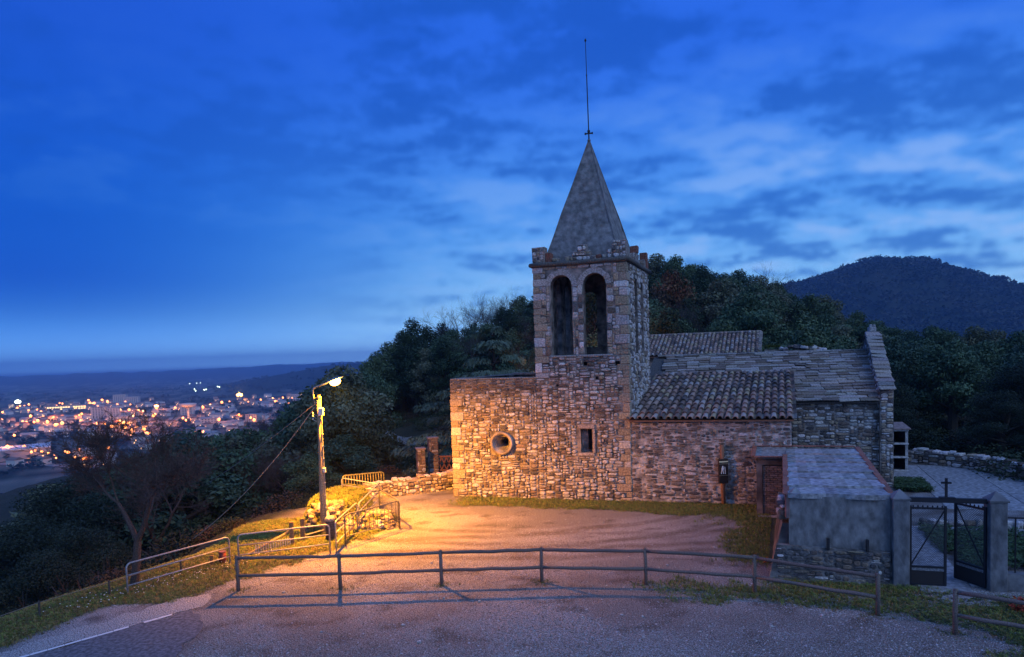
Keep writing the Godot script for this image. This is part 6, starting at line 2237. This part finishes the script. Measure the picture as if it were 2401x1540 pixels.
func build_town() -> void:
	var rng := rnd(1001)
	M.lit = glow_mat(Color(1.0, 0.7, 0.4), 3.5)
	var amber := Color(1.0, 0.54, 0.2)
	var white := Color(0.9, 1.0, 0.86)
	# x, distance ahead
	var near := [[-1063, 1332], [-884, 1105], [-647, 827], [-1157, 1494], [-1210, 1571], [-1235, 1618], [-1231, 1628], [-1051, 1388], [-1048, 1409], [-1036, 1420], [-974, 1320], [-853, 1161], [-837, 1164], [-861, 1141], [-802, 1045], [-781, 1025], [-761, 1015], [-750, 1008], [-721, 989], [-693, 971], [-678, 960], [-667, 955], [-668, 932], [-825, 1172], [-814, 1181], [-798, 1176], [-804, 1192], [-1003, 1441], [-990, 1450], [-975, 1457], [-721, 1064], [-709, 1072], [-782, 1186], [-783, 1209], [-769, 1199], [-753, 1217], [-754, 1228], [-739, 1232], [-731, 1249], [-718, 1241], [-660, 1110], [-1091, 1521], [-1129, 1584], [-1182, 1670], [-1140, 1620], [-1125, 1698], [-1074, 1634], [-1035, 1567], [-1009, 1543], [-977, 1506], [-1091, 1701], [-1086, 1716], [-1007, 1591], [-927, 1500], [-1022, 1677], [-978, 1616], [-1022, 1705], [-1016, 1708], [-1021, 1728], [-1032, 1763], [-910, 1523], [-609, 989], [-580, 931], [-577, 937], [-564, 925], [-556, 923], [-551, 876], [-523, 860], [-506, 846], [-616, 964], [-645, 989], [-590, 1029], [-622, 1113], [-593, 1054], [-562, 969], [-522, 900], [-518, 900], [-476, 822], [-464, 810], [-454, 796], [-710, 1275],
		[-533, 671], [-528, 679], [-514, 669], [-508, 654], [-501, 660], [-484, 639], [-489, 651], [-498, 667], [-475, 641], [-461, 623], [-462, 632], [-450, 623], [-436, 606], [-424, 606], [-412, 598], [-400, 590], [-448, 657], [-453, 643], [-400, 629],
		[-687, 1302], [-693, 1349], [-668, 1342], [-664, 1350], [-617, 1238], [-601, 1241], [-644, 1362], [-628, 1382], [-671, 1517], [-612, 1482], [-592, 1505], [-577, 1542], [-521, 1404], [-540, 1467], [-563, 1570], [-547, 1590], [-479, 1369], [-524, 1659], [-505, 986], [-394, 810], [-431, 936], [-445, 1038], [-404, 984], [-364, 898], [-525, 1016], [-396, 794], [-423, 859]]
	var far := [[-1682, 3343], [-1674, 3402], [-1662, 3421], [-1210, 2439], [-1110, 2245], [-1094, 2275], [-1108, 2319], [-1075, 2340], [-1050, 2297]]
	var ag := ["amber lamps along the road by the warehouse", "amber lamps in the middle streets of the town", "amber lamps in the far streets of the town"]
	var al := ["amber street lamp on the road beside the warehouse at the near edge of the town", "amber street lamp in the middle streets of the valley town", "small amber street lamp in the farthest streets of the valley town"]
	# three sizes, so that far ones still read as points of light
	var proto := [town_lamp(al[0], ag[0], amber, 4.6, 1.15), town_lamp(al[1], ag[1], amber, 4.8, 1.7), town_lamp(al[2], ag[2], amber, 5.0, 2.2)]
	var first := [true, true, true]
	for i in near.size():
		var x: float = near[i][0]
		var z: float = -near[i][1]
		var k := 0 if -z < 800.0 else 1 if -z < 1250.0 else 2
		var o: Node3D = proto[k]
		if first[k]:
			first[k] = false
			o.position = Vector3(x, height(x, z), z)
		else:
			o = copy_of(o, Vector3(x, height(x, z), z), 0.0, [0.75, 0.9, 1.0, 1.3][rng.randi() % 4])
		if i % 5 == 1:
			town_light(o, 12.0, 330.0, Color(1.0, 0.56, 0.24))
	var wp := town_lamp("pale white street lamp far out on the plain beyond the town", "pale lamps far out on the plain", white, 12.0, 1.4)
	for i in far.size():
		var p := Vector3(far[i][0], height(far[i][0], -far[i][1]), -far[i][1])
		if i == 0:
			wp.position = p
		else:
			copy_of(wp, p, 0.0)
	# floodlight masts
	for q in [[-660.0, -1549.0, 20.0, Color(1.0, 0.68, 0.28), 5.2, 3000.0, "dazzling orange floodlight mast at the right side of the town"], [-1268.0, -1640.0, 16.0, Color(1.0, 0.98, 0.82), 5.0, 1500.0, "dazzling white floodlight mast at the far left of the town"], [-710.0, -1275.0, 15.0, Color(1.0, 0.58, 0.28), 3.0, 1200.0, "orange floodlight mast in the middle of the town"]]:
		var o := thing("floodlight_mast", q[6], "floodlight", Vector3(q[0], height(q[0], q[1]), q[1]))
		var b := MB.new()
		b.tube([Vector3.ZERO, Vector3(0, q[2], 0)], [0.4, 0.3], 5, Color(0.2, 0.2, 0.2))
		part("mast", b, M.iron, o)
		for k in 3:
			b = MB.new()
			b.ball(Vector3((k - 1) * q[4] * 0.8, q[2] + (q[4] * 0.25 if k == 1 else 0.0), 0), Vector3.ONE * q[4] * 0.62, 10, Color.WHITE)
			part("lamp_head", b, glow_mat(q[3], 18.0), o, true)
		town_light(o, q[2] + 8.0, q[5], q[3])
	# houses
	var hg := "small houses of the valley town"
	var hl := "small pitched roof house among the lamps of the valley town"
	var walls := [Color(0.55, 0.5, 0.45), Color(0.64, 0.61, 0.57), Color(0.46, 0.37, 0.31)]
	var hp := []
	for k in 3:
		hp.append(gable_house("town_house", hl, hg, [Vector3(11, 6, 9), Vector3(18, 6.5, 10), Vector3(9, 8.5, 9)][k], [2.6, 2.8, 2.2][k], walls[k], [Color(0.2, 0.13, 0.1), Color(0.27, 0.25, 0.24), Color(0.22, 0.12, 0.09)][k], [4, 4, 8][k]))
	var used := [false, false, false]
	var spots := []
	var tries := 0
	while spots.size() < 280 and tries < 9000:
		tries += 1
		var az := rng.randf_range(-0.88, -0.30)
		var d := rng.randf_range(620.0, 1750.0)
		if rng.randf() < 0.62:
			var l: Array = near[rng.randi() % near.size()]
			d = l[1] + rng.randf_range(-45, 60)
			az = (l[0] + rng.randf_range(-50, 50)) / l[1]
		var p := Vector2(az * d, -d)
		if p.distance_to(Vector2(-540, -655)) < 75.0 or p.distance_to(Vector2(-1040, -1500)) < 50.0:
			continue
		var ok := true
		for s in spots:
			ok = ok and s.distance_to(p) > 17.0
		if not ok or height(p.x, p.y) > VALLEY + 14.0:
			continue
		spots.append(p)
		var k := rng.randi() % 3
		var t := rng.randf_range(-0.5, 0.5)
		var at_ := Vector3(p.x, height(p.x, p.y), p.y)
		if used[k]:
			copy_of(hp[k], at_, t)
		else:
			used[k] = true
			hp[k].position = at_
			hp[k].rotation.y = t
	# taller apartment blocks
	var bi := 0
	for q in [[-745, 1150, 22.0, 13.0, 24.0, 0.35, "pale apartment tower left of its pair in the middle of the town"], [-712, 1140, 20.0, 13.0, 22.0, 0.35, "apartment tower right of its pair in the middle of the town"], [-1010, 1650, 30.0, 16.0, 26.0, 0.2, "tall apartment block behind the lit building"], [-975, 1640, 34.0, 16.0, 20.0, 0.2, "broad apartment block right of the tall one in the far town"], [-640, 1040, 34.0, 14.0, 13.0, 0.4, "long low apartment block left of the lamplit street"], [-600, 1180, 22.0, 13.0, 18.0, 0.3, "apartment block above the bare tree crown"], [-455, 960, 24.0, 16.0, 12.0, 0.2, "dark block near the foot of the water tower"], [-410, 1010, 20.0, 14.0, 12.0, -0.2, "dark block right of the water tower"], [-500, 1500, 26.0, 14.0, 14.0, 0.1, "pale block near the right edge of the town"], [-560, 1640, 30.0, 14.0, 11.0, 0.0, "long pale block beside the orange floodlight"]]:
		var o := thing("apartment_block", q[6], "apartment block", Vector3(q[0], height(q[0], -q[1]), -q[1]), q[5])
		var b := MB.new()
		b.box(Vector3(0, q[4] * 0.5 - 1.0, 0), Vector3(q[2], q[4] + 2.0, q[3]), Basis.IDENTITY, Color(0.42, 0.40, 0.38))
		part("wall", b, M.paint, o)
		b = MB.new()
		b.box(Vector3(0, q[4] + 0.3, 0), Vector3(q[2] + 0.6, 0.7, q[3] + 0.6), Basis.IDENTITY, Color(0.3, 0.28, 0.27))
		part("roof", b, M.paint, o)
		var floors := int(q[4] / 3.0)
		var wm := MB.new()
		wm.box(Vector3.ZERO, Vector3(1.8, 1.5, 0.15), Basis.IDENTITY, Color(0.05, 0.055, 0.07))
		var shape := mesh_of(wm)
		for j in floors:
			for i in int(q[2] / 4.5):
				var w := put("window", shape, M.paint, o)
				w.position = Vector3((i - (int(q[2] / 4.5) - 1) * 0.5) * 4.4, 2.0 + j * 3.0, q[3] * 0.5 + 0.06)
		bi += 1
	# the long building with rows of lit windows
	var li := thing("lit_building", "long building with two rows of lit windows at the left of the town", "building", Vector3(-1045, height(-1045, -1500), -1500), 0.42)
	var b := MB.new()
	b.box(Vector3(0, 4.5, 0), Vector3(78, 11.5, 14), Basis.IDENTITY, Color(0.45, 0.42, 0.38))
	part("wall", b, M.paint, li)
	b = MB.new()
	b.box(Vector3(0, 10.7, 0), Vector3(80, 0.9, 16), Basis.IDENTITY, Color(0.25, 0.24, 0.23))
	part("roof", b, M.paint, li)
	var wm := MB.new()
	wm.box(Vector3.ZERO, Vector3(3.4, 2.4, 0.2), Basis.IDENTITY, Color.WHITE)
	var ws := mesh_of(wm)
	var lit := glow_mat(Color(1.0, 0.8, 0.45), 2.6)
	for j in 2:
		for i in 15:
			if (i * 7 + j * 3) % 11 == 0:
				continue
			var w := put("lit_window", ws, lit, li)
			w.position = Vector3(-36 + i * 5.1, 2.6 + j * 4.2, 7.12)
	town_light(li, 16.0, 500.0, Color(1.0, 0.75, 0.4))
	# warehouse at the lower left
	var wh := thing("warehouse", "big warehouse with a pale blue roof at the left edge below the town", "warehouse", Vector3(-545, height(-545, -648), -648), 0.62)
	b = MB.new()
	b.box(Vector3(0, 4.5, 0), Vector3(120, 12, 46), Basis.IDENTITY, Color(0.22, 0.22, 0.24))
	part("wall", b, M.paint, wh)
	for k in 12:
		b = MB.new()
		b.block(Vector3(-55 + k * 10.0, 10.9, 0), Vector3(9.8, 0.9, 47), Basis.IDENTITY, tint(Color(0.5, 0.55, 0.62), rng, 0.08), 0.15)
		part("roof_panel", b, M.paint, wh)
	# water tower
	var wt := thing("water_tower", "tall pink lit water tower with a flat dish in the town", "water tower", Vector3(-529, height(-529, -1042), -1042))
	b = MB.new()
	b.tube([Vector3(0, -1, 0), Vector3(0, 14, 0), Vector3(0, 24, 0)], [2.6, 1.9, 2.2], 12, Color(0.5, 0.46, 0.43))
	part("shaft", b, M.paint, wt, true)
	b = MB.new()
	b.tube([Vector3(0, 23, 0), Vector3(0, 26, 0), Vector3(0, 30, 0), Vector3(0, 31, 0)], [2.2, 12.0, 13.0, 2.0], 18, Color(0.5, 0.46, 0.43))
	part("dish", b, M.paint, wt, true)
	var lw := thing("town_lamp", "amber lamp at the foot of the water tower lighting its shaft", "street lamp", Vector3(-517, height(-517, -1026), -1026))
	b = MB.new()
	b.tube([Vector3.ZERO, Vector3(0, 5.0, 0)], [0.2, 0.15], 5, Color(0.2, 0.2, 0.2))
	part("pole", b, M.iron, lw)
	b = MB.new()
	b.ball(Vector3(0, 5.6, 0), Vector3.ONE * 1.2, 8, Color.WHITE)
	part("lamp_globe", b, glow_mat(amber, 20.0), lw, true)
	town_light(lw, 8.0, 420.0, Color(1.0, 0.6, 0.36))
	# lit roads
	var roads := [[Vector2(-700, -560), Vector2(-560, -625), Vector2(-470, -618), Vector2(-400, -585), Vector2(-300, -560)], [Vector2(-1300, -1560), Vector2(-1060, -1440), Vector2(-800, -1190), Vector2(-620, -985), Vector2(-480, -820)], [Vector2(-1200, -1740), Vector2(-1030, -1700), Vector2(-860, -1560), Vector2(-640, -1320), Vector2(-420, -1000)]]
	var rm := MB.new()
	for r in roads:
		for i in r.size() - 1:
			for k in 8:
				var a0: Vector2 = r[i].lerp(r[i + 1], k / 8.0)
				var a1: Vector2 = r[i].lerp(r[i + 1], (k + 1) / 8.0)
				var n: Vector2 = (r[i + 1] - r[i]).normalized().orthogonal() * 6.0
				var q := []
				for w in [a0 - n, a1 - n, a1 + n, a0 + n]:
					q.append(Vector3(w.x, height(w.x, w.y) + 0.7, w.y))
				rm.quad(q[0], q[1], q[2], q[3], Color(0.2, 0.19, 0.18))
	structure(part("valley_roads", rm, M.paint, self), "lamplit roads crossing the valley town", "road")


# =====================================================================  grass, pebbles, plants
func build_ground_cover() -> void:
	var rng := rnd(1111)
	var tuft := MB.new()
	for k in 8:
		var a := rng.randf() * TAU
		var p := Vector3(cos(a), 0, sin(a)) * rng.randf() * 0.55
		var d := Vector3(cos(a * 1.7), 0, sin(a * 1.7)) * rng.randf_range(0.15, 0.7)
		var w := Vector3(-d.z, 0, d.x).normalized() * 0.07
		var h := rng.randf_range(0.55, 1.1)
		tuft.tri(p - w, p + d * 0.45 + Vector3(0, h * 0.62, 0), p + w, Color.WHITE)
		tuft.tri(p + d * 0.45 + Vector3(0, h * 0.6, 0) - w * 0.7, p + d + Vector3(0, h * 0.85, 0), p + d * 0.45 + Vector3(0, h * 0.62, 0) + w * 0.7, Color.WHITE)
	var where := []
	var cols := []
	var tries := 0
	while where.size() < 46000 and tries < 230000:
		tries += 1
		var x := rng.randf_range(-13.0, 13.0)
		var z := rng.randf_range(-29.5, -11.2)
		if absf(x / z) > 0.86:
			continue
		var p := to_church(x, z)
		if p.y > 0.0 and p.x > -7.5 or (p.x > 5.2 and p.y > -8.3 and x > 4.0):
			continue
		var g := grass_here(x, z)
		if rng.randf() > g * 1.05 - 0.03 or outside(x, z) > 2.2:
			continue
		var s := rng.randf_range(0.045, 0.1) * (1.25 if mound(x, z) > 0.1 else 1.0)
		where.append(Transform3D(Basis(Vector3.UP, rng.randf() * TAU).scaled(Vector3(s * 1.2, s * rng.randf_range(0.7, 1.35), s * 1.2)), Vector3(x, height(x, z) - 0.004, z)))
		var dry := 0.28 if z < -20.0 or p.x > 0.0 else 0.55
		cols.append(tint(Color(0.155, 0.19, 0.045) if rng.randf() > dry else Color(0.2, 0.15, 0.06), rng, 0.45))
	for q in [[-7.26, -16.33], [-4.58, -16.24], [-1.97, -16.26], [0.62, -16.25], [3.22, -15.86], [5.67, -15.06], [7.76, -13.57], [8.73, -12.54]]:
		for k in 60:
			var d := Vector2(rng.randfn(), rng.randfn()) * Vector2(0.22, 0.13)
			var s := rng.randf_range(0.03, 0.08)
			where.append(Transform3D(Basis(Vector3.UP, rng.randf() * TAU).scaled(Vector3(s * 1.2, s, s * 1.2)), Vector3(q[0] + d.x, -0.003, q[1] + d.y)))
			cols.append(tint(Color(0.12, 0.13, 0.04), rng, 0.35))
	var gr := multi("grass", mesh_of(tuft), M.grass, where, self, cols)
	tag(gr, "short winter grass along the church wall, bank and mound", "grass")
	# gravel
	var peb := MB.new()
	var o6 := [Vector3(1, 0.1, 0), Vector3(0.2, 0, 0.9), Vector3(-0.9, -0.1, 0.2), Vector3(-0.1, 0, -0.8)]
	for k in 4:
		peb.tri(o6[k], Vector3(0.1, 0.62, -0.05), o6[(k + 1) % 4], Color.WHITE)
		peb.tri(o6[k], o6[(k + 1) % 4], Vector3(0, -0.5, 0), Color.WHITE)
	where = []
	cols = []
	tries = 0
	while where.size() < 110000 and tries < 420000:
		tries += 1
		var z := -11.3 - 15.5 * pow(rng.randf(), 1.5)
		var x := rng.randf_range(-0.84, 0.86) * -z
		var s := outside(x, z)
		if s > -1.2 or (x < -6.9 and z > -15.4):
			continue
		var p := to_church(x, z)
		if p.y > -0.2 or (p.x > 5.2 and p.y > -8.2):
			continue
		var n := soft_noise.get_noise_2d(x * 6.0 + 40.0, z * 9.0) + 0.6 * rough_noise.get_noise_2d(x * 4.0, z * 4.0)
		var want := 0.22 + 0.9 * smoothstep(-0.25, 0.35, n) + 0.25 * smoothstep(-14.5, -12.0, z)
		want *= 1.0 - 0.8 * grass_here(x, z)
		if rng.randf() > want:
			continue
		var size := rng.randf_range(0.007, 0.016) * (1.0 + 1.3 * pow(rng.randf(), 9.0))
		where.append(Transform3D(Basis.from_euler(Vector3(rng.randf_range(-0.4, 0.4), rng.randf() * TAU, rng.randf_range(-0.4, 0.4))).scaled(Vector3(size, size * 0.8, size)), Vector3(x, 0.003, z)))
		cols.append(tint(Color(0.33, 0.32, 0.32) if rng.randf() < 0.55 else Color(0.17, 0.135, 0.11), rng, 0.35))
	var gv := multi("gravel", mesh_of(peb), M.pebble, where, self, cols)
	tag(gv, "loose grey gravel strewn over the yard", "gravel")
	# bigger loose stones one can pick out
	for k in 46:
		var z := -rng.randf_range(11.8, 22.0)
		var x := rng.randf_range(-0.45, 0.6) * -z
		var p := to_church(x, z)
		if p.y > -0.4 or (p.x > 5.0 and p.y > -8.4):
			continue
		var b := MB.new()
		var s := rng.randf_range(0.03, 0.06)
		b.block(Vector3(0, s * 0.25, 0), Vector3(s * 1.5, s * 0.8, s), Basis.IDENTITY, tint(Color(0.5, 0.48, 0.45), rng, 0.2), s * 0.22, rng, s * 0.12)
		var o := part("loose_stone", b, M.stone, self)
		o.position = Vector3(x, 0, z)
		o.rotation.y = rng.randf() * TAU
		tag(o, "pale loose stone lying on the gravel of the yard", "stone", "loose stones on the yard")
	# leafy bed in the cemetery
	where = []
	cols = []
	var lf := MB.new()
	for k in 9:
		var a := rng.randf() * TAU
		var p := Vector3(cos(a), rng.randf_range(0.3, 1.0), sin(a)) * rng.randf_range(0.3, 1.0)
		var u := Vector3(rng.randfn(), 0.3, rng.randfn()).normalized() * 0.5
		var v := Vector3(-u.z, rng.randf_range(-0.2, 0.3), u.x) * 0.6
		lf.quad(p - u, p - v, p + u, p + v, Color.WHITE)
	for k in 5200:
		var u := rng.randf_range(9.6, 16.5)
		var w := rng.randf_range(-6.6, -2.75)
		if k > 4000:
			u = rng.randf_range(9.85, 11.1)
			w = rng.randf_range(3.0, 5.3)
		elif u < 9.9 + 0.25 * (w + 6.6) * 0.4 and w < -5.4:
			continue
		var p := L(u, 0, w).rotated(Vector3.UP, -PHI) + ORIGIN
		var s := rng.randf_range(0.05, 0.11)
		where.append(Transform3D(Basis(Vector3.UP, rng.randf() * TAU).scaled(Vector3.ONE * s), p + Vector3(0, rng.randf() * 0.16, 0)))
		cols.append(tint(Color(0.05, 0.085, 0.03), rng, 0.45))
	var bed := multi("leafy_bed", mesh_of(lf), M.leaf, where, self, cols)
	tag(bed, "low leafy planting beside the path behind the cemetery gate", "plants")
	# pale daisies on the bank
	where = []
	cols = []
	for k in 130:
		var t := rng.randf()
		var x := lerpf(-11.2, -7.6, t) + rng.randf_range(-0.5, 0.7)
		var z := lerpf(-15.4, -19.6, t) + rng.randf_range(-0.4, 0.4)
		if outside(x, z) > 1.2 or grass_here(x, z) < 0.3:
			continue
		where.append(Transform3D(Basis.IDENTITY.scaled(Vector3(0.02, 0.012, 0.02)), Vector3(x, height(x, z) + 0.09, z)))
		cols.append(Color(0.75, 0.74, 0.7))
	var da := multi("daisies", mesh_of(peb), M.paint, where, self, cols)
	tag(da, "small white daisies dotted over the grass bank", "flowers")
	# reddish shrub in the lower right corner
	var rs := thing("red_shrub", "small reddish brown shrub low at the right edge behind the short fence", "shrub", Vector3(10.85, 0.0, -13.5))
	put("foliage", crown([[Vector3(0, 0.16, 0), Vector3(0.3, 0.17, 0.24)], [Vector3(0.2, 0.22, 0.05), Vector3(0.22, 0.16, 0.2)]], 420, 0.07, Color(0.24, 0.05, 0.03), rng), M.leaf, rs)
	# scrub on the grass at the near right
	where = []
	cols = []
	for k in 2600:
		var x := rng.randf_range(8.2, 13.0)
		var z := rng.randf_range(-14.8, -11.0)
		if x / -z > 0.86 or grass_here(x, z) < 0.2 or to_church(x, z).y > -8.6:
			continue
		var s := rng.randf_range(0.02, 0.06)
		where.append(Transform3D(Basis(Vector3.UP, rng.randf() * TAU).scaled(Vector3.ONE * s), Vector3(x, 0.0, z)))
		cols.append(tint(Color(0.05, 0.075, 0.028), rng, 0.4))
	var sc := multi("low_weeds", mesh_of(lf), M.leaf, where, self, cols)
	tag(sc, "low weeds between the gate and the short fence at right", "weeds")
